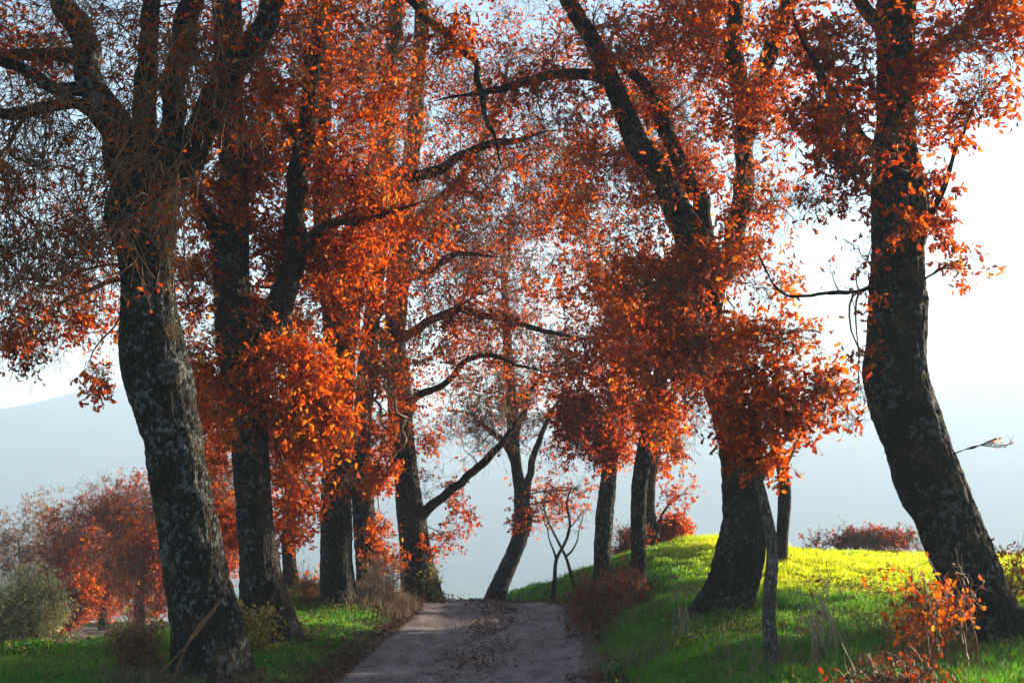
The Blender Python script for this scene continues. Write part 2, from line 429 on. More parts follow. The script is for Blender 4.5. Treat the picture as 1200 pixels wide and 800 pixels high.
DENS = 190
def blob(px, py, d, r, dens=1., leaf=1., droop=0., dz=1.0, sy=1.0, sx=1.0, tint=0., **k):
    c = at(px, py, d); m = d / F
    q = dict(c=c, r=np.array([r * m * sx, max(r * m, .35) * dz, r * m * sy]), dens=dens, leaf=leaf, droop=droop, tint=tint,
             n=DENS * (r / 80.) ** 2 * (sx * sy) * (14. / d) ** .5)
    q.update(k); return q
def wblob(c, r, n, leaf=1., droop=0., tint=0., **k):
    q = dict(c=np.array(c, float), r=np.array(r, float), dens=1., leaf=leaf, droop=droop, tint=tint, n=n); q.update(k); return q
def pth(pts, d0=None):
    """pts: (px,py,width_px[,d]) -> (n,4) world path with radius"""
    o = []
    for p in pts:
        d = p[3] if len(p) > 3 else d0
        w = at(p[0], p[1], d); o.append([*w, p[2] / 2 * d / F])
    return np.array(o)

def oak(name, label, cat, trunk, limbs, blobs, d=None, bark=None, twig=None, leafm=None, group=None, S=56, rough=.018, seed=1,
        flare=.12, extra=(), tw2=True, sink=.15, limb_label=None, **kw):
    bark = bark or M_bark; twig = twig or M_twig; leafm = leafm or M_rust
    tp = pth(trunk, d) if not isinstance(trunk, np.ndarray) else trunk
    # sink the foot into the ground
    g = ground(tp[0, 0], tp[0, 1]); dirn = norm(tp[0, :3] - tp[1, :3])
    foot = tp[0].copy()
    if dirn[2] < -.2:
        foot[:3] = foot[:3] + dirn * (foot[2] - (g - sink)) / -dirn[2]
        if foot[2] < tp[0, 2] - .02: tp = np.vstack([foot, tp])
        else: tp[0] = foot
    base = np.array([tp[0, 0], tp[0, 1], float(ground(tp[0, 0], tp[0, 1]))])
    root = empty(name, base, label, cat, group)
    fine = catmull(tp, .035 if S > 30 else .08)
    v, f = bark_tube(fine, S, rough, seed, flare)
    mesh_obj('trunk', v, f, bark, root, origin=base)
    skel = [fine[int(len(fine) * .45):]]
    for i, lb in enumerate(limbs):
        lp = pth(lb, d) if not isinstance(lb, np.ndarray) else lb
        # start exactly on the wood it springs from
        allp = np.concatenate([fine] + skel)
        j = np.argmin(np.linalg.norm(allp[:, :3] - lp[0, :3], axis=1)); off = allp[j, :3] - lp[0, :3]
        fall = np.exp(-np.linalg.norm(lp[:, :3] - lp[0, :3], axis=1) / .8)
        lp[:, :3] += off * fall[:, None]
        lf_ = catmull(lp, .06)
        tl = np.clip((len(lf_) - 1 - np.arange(len(lf_))) / 16., 0, 1) ** .8
        lf_[:, 3] = np.minimum(lf_[:, 3], .0035 + lf_[:, 3] * tl)
        L = np.linspace(0, 1, len(lf_))
        wv = np.stack([vnoise(L * len(lf_) * .06 * 2.2 + i * 7, seed, j * 3.1, 77) for j in range(3)], 1) * .055 * np.minimum(1, L * 6)[:, None]
        wv += np.stack([vnoise(L * len(lf_) * .06 * 5.5 + i * 5, seed + 2, j * 3.1, 78) for j in range(3)], 1) * .022 * np.minimum(1, L * 6)[:, None]
        lf_[:, :3] += wv
        v, f = bark_tube(lf_, 20 if lf_[0, 3] > .05 else 10, rough * .45, seed + i + 5, 0, .08, 1.2)
        mesh_obj('limb', v, f, bark, root, origin=base)
        skel.append(lf_)
    tw, lf = grow(base, skel, blobs, None, **kw)
    cr = tw.build('crown', twig, root, base)
    if lf.n: lf.build('foliage', leafm, cr, base)
    return root, fine, skel, base

# ================================================================== GROUND
def ax(lo, hi, fine_lo, fine_hi, st):
    a = list(np.arange(fine_lo, fine_hi, st)); 
    p, d = fine_hi, st
    while p < hi: a.append(p); d = min(d * 1.16, 60); p += d
    p, d = fine_lo, st; b = []
    while p > lo: d = min(d * 1.16, 60); p -= d; b.append(p)
    return np.array(b[::-1] + a + [hi] if a[-1] < hi else b[::-1] + a)
def sheet(xs, ys, fz):
    X, Y = np.meshgrid(xs, ys, indexing='ij'); Z = fz(X, Y)
    v = np.stack([X, Y, Z], -1).reshape(-1, 3); ny = len(ys)
    i, j = np.meshgrid(np.arange(len(xs) - 1), np.arange(ny - 1), indexing='ij'); b = i * ny + j
    return v, np.stack([b, b + ny, b + ny + 1, b + 1], -1).reshape(-1, 4)
def ground_mat():
    m, nt, out, N = newmat('soil and turf'); L = nt.links.new
    g = N('ShaderNodeNewGeometry')
    n1 = N('ShaderNodeTexNoise'); n1.inputs['Scale'].default_value = 1.7; n1.inputs['Detail'].default_value = 8; L(g.outputs['Position'], n1.inputs['Vector'])
    n2 = N('ShaderNodeTexNoise'); n2.inputs['Scale'].default_value = 38; n2.inputs['Detail'].default_value = 6; L(g.outputs['Position'], n2.inputs['Vector'])
    r1 = ramp(N, [(.35, (.022, .040, .008)), (.6, (.035, .075, .010))]); L(n1.outputs['Fac'], r1.inputs[0])
    r2 = ramp(N, [(.3, (.035, .024, .016)), (.7, (.09, .065, .045))]); L(n2.outputs['Fac'], r2.inputs[0])
    rf = ramp(N, [(.50, (0, 0, 0)), (.66, (1, 1, 1))]); L(n1.outputs['Fac'], rf.inputs[0])
    m1 = N('ShaderNodeMixRGB'); L(rf.outputs[0], m1.inputs[0]); L(r1.outputs[0], m1.inputs[1]); L(r2.outputs[0], m1.inputs[2])
    # far fields
    vo = N('ShaderNodeTexVoronoi'); vo.inputs['Scale'].default_value = .006; L(g.outputs['Position'], vo.inputs['Vector'])
    r3 = ramp(N, [(0, (.05, .08, .02)), (.35, (.10, .11, .04)), (.6, (.07, .10, .03)), (1, (.16, .13, .08))], 'CONSTANT'); L(vo.outputs['Color'], r3.inputs[0])
    ln = N('ShaderNodeVectorMath', operation='LENGTH'); L(g.outputs['Position'], ln.inputs[0])
    mr = N('ShaderNodeMapRange'); mr.inputs['From Min'].default_value = 40; mr.inputs['From Max'].default_value = 70; L(ln.outputs['Value'], mr.inputs['Value'])
    m2 = N('ShaderNodeMixRGB'); L(mr.outputs[0], m2.inputs[0]); L(m1.outputs[0], m2.inputs[1]); L(r3.outputs[0], m2.inputs[2])
    p = N('ShaderNodeBsdfPrincipled'); p.inputs['Roughness'].default_value = .95; p.inputs['Specular IOR Level'].default_value = .1
    L(m2.outputs[0], p.inputs['Base Color'])
    b = N('ShaderNodeBump'); b.inputs['Distance'].default_value = .03; L(n2.outputs['Fac'], b.inputs['Height']); L(b.outputs[0], p.inputs['Normal'])
    L(p.outputs[0], out.inputs[0]); return m
M_ground = ground_mat()
RX0, RX1 = 1.55, 1.55
def gz(x, y):
    z = ground(x, y)
    on = (np.abs(x - road_c(y)) < 1.30) & (y > -6) & (y < 44)
    return z - .16 * on
xs = ax(-2000, 2000, -11, 15, .22); ys = ax(-550, 2030, 3, 38, .22)
v, f = sheet(xs, ys, gz)
setp(mesh_obj('ground', v, f, M_ground), kind='structure')

# ---- hills across the valley
def hills_z(x, y):
    d1 = (y - 850 - .10 * x) / 190
    r1 = 30 + 8 * fbm(x / 420 + 4, y / 900, 0, 4, 71) - .085 * (x + 200) * (x < 300)
    d2 = (y - 1330 + .05 * x) / 300
    r2 = 88 + 5 * fbm(x / 90 + 1.3, y / 1200, 0, 3, 75) + 27 * np.exp(-((x + 395) / 95) ** 2) + 44 * sm((x - 60) / 560)
    z = np.maximum(-62 + r1 * np.exp(-d1 ** 2) * 1.0, -62 + (r2 + 62) * np.exp(-d2 ** 2))
    return z + 3 * fbm(x / 60, y / 60, 0, 3, 79) - 8
v, f = sheet(np.linspace(-1950, 1950, 170), np.linspace(480, 1900, 90), hills_z)
M_hill = plain('wooded hill', (.03, .045, .02), (.08, .09, .045), .02, 1, .0)
setp(mesh_obj('hills', v, f, M_hill), kind='structure')

# ---- road
def rut(u): return -.030 * np.exp(-((u + .70) / .30) ** 2) - .042 * np.exp(-((u - .72) / .26) ** 2) + .02 * np.exp(-(u / .25) ** 2)
us = np.linspace(-1.62, 1.62, 82); vs = np.concatenate([np.arange(-5, 8, .3), np.arange(8, 27, .045), np.arange(27, 43, .2)])
U, V = np.meshgrid(us, vs, indexing='ij')
X = road_c(V) + U
Z = ground(np.where(np.abs(U) < 1.2, road_c(V), X), V) * 1.0
Zc = ground(road_c(V), V)
blend = sm((np.abs(U) - 1.15) / .45)
Z = Zc * (1 - blend) + (ground(X, V) - .03) * blend + rut(U) * (1 - blend) + .010 * fbm(X * 3, V * 1.6, 0, 4, 91) + .006 * vnoise(X * 14, V * 14, 0, 95) + .006
v = np.stack([X, V, Z], -1).reshape(-1, 3); ny = len(vs)
i, j = np.meshgrid(np.arange(len(us) - 1), np.arange(ny - 1), indexing='ij'); b = i * ny + j
f = np.stack([b, b + ny, b + ny + 1, b + 1], -1).reshape(-1, 4)
def road_mat():
    m, nt, out, N = newmat('packed dirt and gravel'); L = nt.links.new
    g = N('ShaderNodeNewGeometry'); at_ = N('ShaderNodeAttribute', attribute_name='across')
    n1 = N('ShaderNodeTexNoise'); n1.inputs['Scale'].default_value = 1.6; n1.inputs['Detail'].default_value = 9; n1.inputs['Roughness'].default_value = .7
    mp = N('ShaderNodeMapping'); mp.inputs['Scale'].default_value = (2.2, .8, 1); L(g.outputs['Position'], mp.inputs['Vector']); L(mp.outputs[0], n1.inputs['Vector'])
    n2 = N('ShaderNodeTexNoise'); n2.inputs['Scale'].default_value = 60; n2.inputs['Detail'].default_value = 5; L(g.outputs['Position'], n2.inputs['Vector'])
    vo = N('ShaderNodeTexVoronoi'); vo.inputs['Scale'].default_value = 42; L(g.outputs['Position'], vo.inputs['Vector'])
    dirt = ramp(N, [(.34, (.070, .054, .058)), (.50, (.165, .134, .136)), (.66, (.26, .22, .225))]); L(n1.outputs['Fac'], dirt.inputs[0])
    st = ramp(N, [(0, (.7, .7, .7)), (.5, (1, 1, 1)), (1, (1.35, 1.3, 1.25))]); L(vo.outputs['Color'], st.inputs[0])
    mu = N('ShaderNodeMixRGB', blend_type='MULTIPLY'); mu.inputs[0].default_value = .55; L(dirt.outputs[0], mu.inputs[1]); L(st.outputs[0], mu.inputs[2])
    mid = ramp(N, [(.35, (.06, .04, .028)), (.7, (.17, .12, .085))]); L(n2.outputs['Fac'], mid.inputs[0])
    ad = N('ShaderNodeMath', operation='MULTIPLY_ADD'); L(n1.outputs['Fac'], ad.inputs[0]); ad.inputs[1].default_value = 1.1; L(at_.outputs['Fac'], ad.inputs[2])
    rf = ramp(N, [(.85, (0, 0, 0)), (1.0, (1, 1, 1))]); sc_ = N('ShaderNodeMath', operation='MULTIPLY'); L(ad.outputs[0], sc_.inputs[0]); sc_.inputs[1].default_value = .8
    L(sc_.outputs[0], rf.inputs[0])
    m1 = N('ShaderNodeMixRGB'); L(rf.outputs[0], m1.inputs[0]); L(mu.outputs[0], m1.inputs[1]); L(mid.outputs[0], m1.inputs[2])
    p = N('ShaderNodeBsdfPrincipled'); p.inputs['Roughness'].default_value = .88; p.inputs['Specular IOR Level'].default_value = .2
    L(m1.outputs[0], p.inputs['Base Color'])
    b1 = N('ShaderNodeBump'); b1.inputs['Distance'].default_value = .02; b1.inputs['Strength'].default_value = .8; L(vo.outputs['Distance'], b1.inputs['Height'])
    b2 = N('ShaderNodeBump'); b2.inputs['Distance'].default_value = .015; L(n2.outputs['Fac'], b2.inputs['Height']); L(b1.outputs[0], b2.inputs['Normal'])
    L(b2.outputs[0], p.inputs['Normal']); L(p.outputs[0], out.inputs[0]); return m
road = setp(mesh_obj('road', v, f, road_mat()), kind='structure')
acr = .50 * np.exp(-(U / .30) ** 2) + .9 * sm((np.abs(U) - 1.02) / .3) - .06
a = road.data.attributes.new('across', 'FLOAT', 'POINT'); a.data.foreach_set('value', acr.reshape(-1).astype(np.float32))

# ---- loose stones and fallen leaves
def scatter(n, x0, x1, y0, y1): return rng.uniform(x0, x1, n), rng.uniform(y0, y1, n)
lt = Acc()
def road_surf(x, y):
    u = x - road_c(y); bl = sm((np.abs(u) - 1.15) / .45)
    return np.where(np.abs(u) < 1.6, ground(road_c(y), y) * (1 - bl) + ground(x, y) * bl + rut(u) * (1 - bl) + .008, ground(x, y))
n = 26000
y = rng.uniform(8, 24.5, n); u = np.where(rng.uniform(size=n) < .20, rng.normal(0, .24, n), np.where(rng.uniform(size=n) < .55, 1.25 + np.abs(rng.normal(0, .55, n)) * 1.2 - .25, -1.42 - np.abs(rng.normal(0, .35, n)) + .2))
pk = .5 + .8 * vnoise(u * 2.2, y * 1.0, 0, 101); keep = rng.uniform(size=n) < np.clip(pk, .06, 1); y, u = y[keep], u[keep]
x = road_c(y) + u
P = np.stack([x, y, road_surf(x, y) + rng.uniform(.004, .022, len(x))], 1)
leaves(lt, P, .048, np.clip(rng.normal(.38, .25, len(x)), 0, 1), 'simple', 0, True)
n = 26000; x, y = scatter(n, -7, 7, 8.5, 26); k = (np.abs(x - road_c(y)) > 1.3) & (rng.uniform(size=n) < .35 + .5 * vnoise(x * .8, y * .8, 0, 103)); x, y = x[k], y[k]
leaves(lt, np.stack([x, y, ground(x, y) + rng.uniform(.01, .12, len(x))], 1), .055, np.clip(rng.normal(.6, .3, len(x)), 0, 1), 'simple', 0, True)
o = lt.build('fallen_leaves', M_litter, smooth=False); setp(o, kind='stuff')
# stones
oc = np.array([(1, 0, 0), (-1, 0, 0), (0, 1, 0), (0, -1, 0), (0, 0, 1), (0, 0, -1)], float)
of = np.array([(0, 2, 4), (2, 1, 4), (1, 3, 4), (3, 0, 4), (2, 0, 5), (1, 2, 5), (3, 1, 5), (0, 3, 5)])
n = 5200; y = rng.uniform(8, 23, n); u = rng.uniform(-1.35, 1.35, n); x = road_c(y) + u
sz = .004 + .011 * rng.uniform(size=n) ** 4 + (rng.uniform(size=n) < .01) * .015
vv = oc[None] * rng.uniform(.6, 1.3, (n, 6, 1)) * sz[:, None, None] * np.array([1, 1, .6]) + np.stack([x, y, road_surf(x, y) + .002], 1)[:, None]
ang = rng.uniform(0, 6.28, n)
ff = (of[None] + (np.arange(n) * 6)[:, None, None]).reshape(-1, 3)
M_stone = plain('pale limestone', (.16, .14, .13), (.36, .33, .31), 40)
setp(mesh_obj('gravel', vv.reshape(-1, 3), ff, M_stone, smooth=False), kind='stuff')

# ---- grass
def grass_patch(acc, x, y, hgt, wid, tint, lean=.35):
    n = len(x)
    z = ground(x, y) - .01
    az = rng.uniform(0, 2 * np.pi, n); fz = rng.uniform(0, 2 * np.pi, n)
    d = np.stack([np.cos(az), np.sin(az), 0 * az], 1); w = np.stack([np.cos(fz), np.sin(fz), 0 * fz], 1)
    h = hgt * rng.uniform(.5, 1.25, n); le = h * lean * rng.uniform(.2, 1.8, n)
    B = np.stack([x, y, z], 1); up = np.array([0, 0, 1.])
    wd = wid * rng.uniform(.6, 1.3, n)
    v0 = B - w * wd[:, None] / 2; v1 = B + w * wd[:, None] / 2
    m = B + up * (h * .6)[:, None] + d * (le * .4)[:, None]
    v2 = m + w * wd[:, None] * .42; v3 = m - w * wd[:, None] * .42
    t = B + up * (h * .95)[:, None] + d * le[:, None]
    v = np.stack([v0, v1, v2, v3, t], 1).reshape(-1, 3); b = np.arange(n) * 5
    n0 = acc.n
    acc.add(v, np.stack([b, b + 1, b + 2, b + 3], 1), tint)
    acc.f.setdefault(3, []).append(np.stack([b + 3, b + 2, b + 4], 1) + n0); acc.t.setdefault(3, []).append(tint)
gr = Acc(); lit_field = Acc()
def add_grass(n, x0, x1, y0, y1, h, w, clump=.5, acc=None):
    x, y = scatter(n, x0, x1, y0, y1)
    c = road_c(y); s = np.where(x < c, c - x - 1.45, x - c - 1.33)
    jag = .28 * vnoise(x * 1.7, y * 1.7, 0, 107) + .12 * vnoise(x * 6, y * 6, 0, 108)
    pr = sm((s + jag + .02) / .30)
    pt = vnoise(x * 1.3, y * 1.3, 0, 109)
    keep = (rng.uniform(size=n) < pr * (.55 + clump * pt + .35 * (s > .6)))
    x, y, pt, s = x[keep], y[keep], pt[keep], s[keep]
    hh = h * (.75 + .45 * np.maximum(vnoise(x * 4.5, y * 4.5, 0, 110), -.3) + .5 * vnoise(x * 2.1, y * 2.1, 0, 111) + .25 * vnoise(x * .6, y * .6, 0, 112)) * (.45 + .55 * sm(s / .5))
    tint = np.clip(.45 + .25 * vnoise(x * .9, y * .9, 0, 113) + rng.normal(size=len(x)) * .16 + (rng.uniform(size=len(x)) < .03) * .5, 0, 1)
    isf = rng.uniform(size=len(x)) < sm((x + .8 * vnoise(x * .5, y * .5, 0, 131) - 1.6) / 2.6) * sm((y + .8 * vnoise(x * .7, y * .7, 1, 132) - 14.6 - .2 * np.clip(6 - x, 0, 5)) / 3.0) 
    for ac, mk in ((gr, ~isf), (lit_field, isf)):
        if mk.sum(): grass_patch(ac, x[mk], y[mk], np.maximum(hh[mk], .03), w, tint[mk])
add_grass(200000, -10, 2.5, 9.5, 16, .105, .0075)
add_grass(230000, 0.3, 8, 9, 16, .16, .008, .9)
add_grass(150000, -5.5, 6, 16, 21, .09, .009)
add_grass(170000, 1, 12, 16, 26, .13, .011, .8)
add_grass(90000, -4.5, 7, 21, 30, .10, .013)
add_grass(110000, 5, 22, 20, 38, .09, .017)
add_grass(50000, -14, -3, 12, 30, .10, .014)
add_grass(110000, -12, 12, 0, 9.5, .11, .012)
setp(gr.build('grass', M_grass), kind='stuff')
setp(lit_field.build('field_grass', M_field_lit), kind='stuff')
# ================================================================== THE AVENUE OF OAKS
G = 'oaks lining the farm track'
# --- big lichened oak, near, by the verge
t1, fine1, _, base1 = oak('oak_tree', 'massive lichen-spotted oak with drooping bare twigs and a round knot on its trunk', 'tree',
    [(250, 800, 92), (243, 750, 80), (235, 700, 74), (226, 650, 71), (217, 600, 69), (207, 550, 65), (198, 500, 66), (187, 450, 74), (178, 400, 72), (174, 345, 62), (170, 300, 65), (166, 255, 84), (168, 218, 62), (170, 170, 34), (170, 110, 26), (176, 20, 22), (184, -90, 19), (180, -230, 12)],
    [[(156, 245, 52), (142, 190, 44), (118, 120, 36), (98, 50, 33), (78, 0, 30), (52, -70, 24), (20, -180, 16)],
     [(182, 255, 44, 12.5), (198, 180, 32, 12.3), (214, 100, 29, 12.2), (219, 20, 27, 12), (226, -80, 30, 12), (240, -220, 20, 12)],
     [(186, 270, 50, 12.5), (216, 215, 42, 12.4), (241, 150, 38, 12.2), (262, 100, 35, 12.1), (290, 65, 31, 12), (315, 30, 29, 12), (338, -30, 26, 12), (365, -130, 24, 12), (400, -220, 16, 12)],
     [(262, 105, 34, 12.2), (270, 60, 30, 12.1), (276, 0, 26, 12), (280, -90, 20, 12)],
     [(140, 165, 24, 12.5), (100, 132, 16, 12.3), (50, 127, 14, 12.1), (0, 130, 13, 12), (-90, 118, 9, 11.8), (-180, 140, 6, 11.6)],
     [(112, 100, 24, 12.5), (70, 98, 15, 12.3), (30, 78, 13, 12.2), (-10, 62, 11, 12), (-110, 20, 8, 12)],
     [(104, 68, 22, 12.5), (60, 62, 15, 12.7), (10, 58, 13, 12.9), (-60, 70, 9, 13)],
     [(333, -20, 22, 12), (400, -60, 15, 12), (470, -6, 10, 12), (532, 45, 9, 12.1), (562, 82, 7.5, 12.2), (576, 145, 5, 12.3), (600, 228, 3, 12.4)]],
    [blob(60, 190, 12.2, 95, .62, .16, .65, tr=1.9, tl=1.7, tk=.5, tint=.0), blob(20, 300, 12.4, 95, .62, .10, .8, tr=1.9, tl=1.8, tk=.55), blob(105, 280, 12.9, 80, .65, .12, .7, tr=1.8, tl=1.6, tk=.55),
     blob(150, 150, 12.0, 95, .22, .16, .95, tr=2.2, tl=1.9, tk=.55), blob(185, 250, 11.9, 80, .22, .40, 1.2, tr=2.0, tl=2.2, tk=.5, tint=.1), blob(60, 60, 12.6, 90, .6, .15, .4, tr=1.6, tl=1.4, tk=.6), blob(150, 30, 12.2, 90, .4, .16, .6, tr=1.8, tl=1.5, tk=.6),
     blob(240, 80, 11.8, 80, .45, .25, .8, tr=2.0, tl=1.7, tk=.6), blob(300, 130, 12, 60, .4, .4, .7, tr=1.8), blob(90, 375, 13.2, 60, .6, .8, .2, tint=-.1), blob(30, 395, 13.5, 50, .7, .9, .2, tint=-.15), blob(120, 440, 13, 22, .8, 1.4, .2, tint=.1),
     blob(-60, 200, 12.5, 110, .5, .25, .6), blob(-60, 40, 12.5, 120, .4, .2, .4), blob(420, 30, 12, 70, .4, .5, .6), blob(520, 40, 12, 50, .4, .4, .5), blob(585, 190, 12.3, 36, .4, .35, .6),
     blob(0, -140, 12.5, 180, .25, .4, .2), blob(230, -150, 12, 200, .3, .5, .2), blob(420, -140, 12, 150, .3, .5, .2)],
    12.5, M_bark_l, group=G, S=96, rough=.025, seed=3, flare=.17, leafkind='oak', leafsize=.068, twigk=7)
# round knot left by a lopped bough
kc = at(197, 436, 12.19); th = np.linspace(0, 2 * np.pi, 25)[:-1]
kv, kf = [], []
prof = [(.150, .10), (.135, .04), (.112, .006), (.088, -.012), (.064, .004), (.048, -.004), (.024, .008), (.0, .004)]
for (r_, dy) in prof:
    for a_ in th: kv.append((kc[0] + math.cos(a_) * r_ * (1 + .1 * math.sin(3 * a_)), kc[1] + dy + .006 * math.sin(5 * a_ + r_ * 60), kc[2] + math.sin(a_) * r_))
for k_ in range(len(prof) - 1):
    for s_ in range(24): kf.append((k_ * 24 + s_, k_ * 24 + (s_ + 1) % 24, k_ * 24 + 24 + (s_ + 1) % 24, k_ * 24 + 24 + s_))
mesh_obj('knot', np.array(kv), np.array(kf), bark_mat('healed knot', (.07, .060, .055), (.20, .20, .20), .50, 1.5), t1, origin=base1)

# --- second oak, orange-leaved
oak('oak_tree', 'oak thick with glowing orange leaves, forked above, just behind the lichened trunk', 'tree',
    [(318, 745, 62), (308, 700, 52), (301, 640, 44), (296, 580, 41), (293, 520, 42), (286, 460, 44), (276, 400, 44), (271, 340, 40), (272, 280, 38), (275, 220, 34), (271, 140, 28), (262, 40, 24), (255, -80, 20), (250, -220, 12)],
    [[(288, 480, 34), (306, 415, 32), (326, 355, 30), (342, 300, 28), (351, 240, 25), (355, 180, 24), (362, 110, 22), (372, 30, 20), (382, -80, 16), (390, -200, 10)],
     [(272, 300, 24, 15.2), (240, 250, 16, 15), (215, 190, 12, 14.8), (210, 100, 9, 14.8)],
     [(344, 290, 18, 15.1), (390, 262, 12, 14.9), (440, 255, 10, 14.7), (500, 230, 7, 14.5)],
     [(356, 170, 16, 15.2), (320, 110, 11, 15), (300, 50, 9, 14.9)]],
    [blob(240, 425, 14.9, 55, 1.1, 1.5, .2, tint=.12, dz=1.5), blob(268, 475, 14.6, 50, 1.0, 1.5, .2, tint=.14, dz=1.3), blob(345, 430, 14.8, 60, 1.2, 1.5, .2, tint=.12, dz=1.5), blob(365, 500, 15.2, 55, 1.2, 1.4, .2, tint=.12, dz=1.5),
     blob(245, 540, 16.2, 50, 1.2, 1.5, .2, tint=.0, dz=1.5), blob(345, 560, 16.2, 50, 1.2, 1.4, .2, tint=.1, dz=1.5), blob(262, 610, 16.4, 42, 1.1, 1.5, .2, tint=-.05, dz=1.5), blob(345, 620, 16.4, 34, 1.0, 1.3, .2, tint=.08, dz=1.3), blob(375, 455, 15.4, 45, 1.0, 1.3, .3, tint=.1, dz=1.5), blob(290, 390, 15.8, 55, 1.1, 1.3, .2, tint=.05, dz=1.5),
     blob(232, 480, 16.2, 45, 1.0, 1.4, .2, tint=.05), blob(310, 500, 16.2, 50, 1.1, 1.4, .2, tint=.05),
     blob(240, 330, 15.6, 55, 1.8, 1.2, .3, tint=.0), blob(320, 280, 15.6, 50, 1.5, 1.1, .3, tint=-.02), blob(250, 230, 15.2, 60, 1.6, 1.0, .3), blob(400, 300, 15.4, 55, 1.5, .9, .3, tint=.02),
     blob(310, 170, 15.4, 70, 1.6, .8, .4, tint=-.05), blob(420, 210, 15, 70, 1.3, .7, .4), blob(340, 60, 15, 80, 1.5, .6, .4, tint=-.05), blob(240, 80, 15.5, 60, 1.2, .6, .3), blob(440, 120, 15, 70, 1.2, .6, .4), blob(500, 250, 14.5, 50, 1.1, .5, .4),
     blob(300, -120, 15, 150, .5, .8, .2), blob(420, -60, 15, 120, .5, .8, .2)],
    15.2, M_bark, group=G, S=64, rough=.020, seed=8, flare=.13, leafkind='oak', leafsize=.070, twigk=6)

oak('oak_tree', 'slender dark oak trunk with red foot leaves, between two big verge oaks', 'tree',
    [(344, 708, 20), (340, 670, 17), (338, 630, 15), (340, 580, 13), (345, 520, 11), (350, 440, 9)],
    [[(339, 610, 8), (360, 580, 5), (380, 560, 3)]],
    [blob(355, 590, 21, 36, 1.6, 1.2, .1), blob(330, 530, 21, 40, 1.4, 1.3, .1, tint=.05), blob(355, 470, 21, 55, 1.5, 1.2, .1), blob(350, 390, 21, 60, 1.4, 1., .1)],
    21, M_bark_g, group=G, S=24, rough=.01, seed=12, flare=.04, leafsize=.08, twigk=5)

oak('oak_tree', 'straight thick oak trunk rising from dry grass at the edge of the track', 'tree',
    [(398, 708, 41), (396, 680, 38), (394, 630, 36), (394, 570, 34), (397, 500, 32), (397, 430, 30), (390, 370, 26), (381, 300, 21), (377, 220, 20), (380, 120, 16), (384, 0, 12), (380, -120, 8)],
    [[(398, 450, 26), (412, 380, 24), (420, 310, 21), (436, 220, 17), (455, 130, 14), (462, 40, 11), (470, -80, 8)],
     [(432, 240, 15, 18.9), (475, 214, 13, 18.6), (520, 196, 12, 18.2), (560, 176, 10, 18), (610, 165, 8, 17.8), (660, 150, 5, 17.6)],
     [(385, 340, 14, 18.9), (350, 325, 11, 18.7), (316, 336, 9, 18.5), (280, 330, 6, 18.3)]],
    [blob(395, 350, 18.4, 60, 1.7, 1.1, .3, tint=.03), blob(440, 300, 18.5, 60, 1.6, .9, .4, tint=.03), blob(420, 420, 18.1, 45, 1.4, .9, .8, tint=.02), blob(415, 490, 18.0, 30, 1.2, .8, .9, tint=.05),
     blob(380, 230, 19, 70, 1.5, .8, .3), blob(470, 190, 18.6, 70, 1.5, .5, .4, tint=-.04), blob(540, 210, 18.2, 60, 1.4, .42, .4, tint=-.05), blob(430, 90, 19, 80, 1.5, .6, .3, tint=-.05), blob(620, 170, 17.8, 50, 1.2, .5, .4),
     blob(370, 60, 19, 70, 1.2, .6, .3), blob(430, -60, 19, 110, .6, .7, .2), blob(425, 570, 18.6, 22, 1, 1.1, .3, tint=.1), blob(405, 560, 18.2, 16, 1, 1.0, .3, tint=.1)],
    18.9, M_bark, group=G, S=56, rough=.015, tintoff=-.06, seed=15, flare=.10, leafkind='simple', leafsize=.068, twigk=6)

oak('oak_tree', 'dark oak trunk half wrapped in orange leaves, between two thicker trunks beside dry grass', 'tree',
    [(434, 700, 31), (431, 660, 27), (427, 610, 26), (423, 560, 25), (424, 500, 22), (430, 440, 22), (436, 370, 20), (446, 280, 17), (455, 180, 14), (458, 60, 10), (460, -60, 7)],
    [[(436, 380, 12, 21), (480, 330, 9, 20.8), (540, 300, 7, 20.6), (590, 300, 5, 20.4)]],
    [blob(452, 655, 20.6, 24, 1.6, 1.6, .1, tint=.2), blob(448, 620, 20.7, 24, 1.5, 1.5, .1, tint=.14), blob(445, 560, 20.6, 26, 1.4, 1.3, .2, tint=.05), blob(445, 500, 21, 36, 1.5, 1.1, .5, tint=.03),
     blob(450, 430, 21, 45, 1.5, 1.0, .4), blob(480, 350, 21, 60, 1.6, .55, .3, tint=-.03), blob(550, 300, 20.6, 60, 1.6, .45, .4), blob(470, 260, 21, 60, 1.3, .6, .3), blob(470, 60, 21, 90, 1.0, .6, .3)],
    21, M_bark, group=G, S=44, rough=.013, tintoff=-.06, seed=19, flare=.08, leafsize=.070, twigk=6)

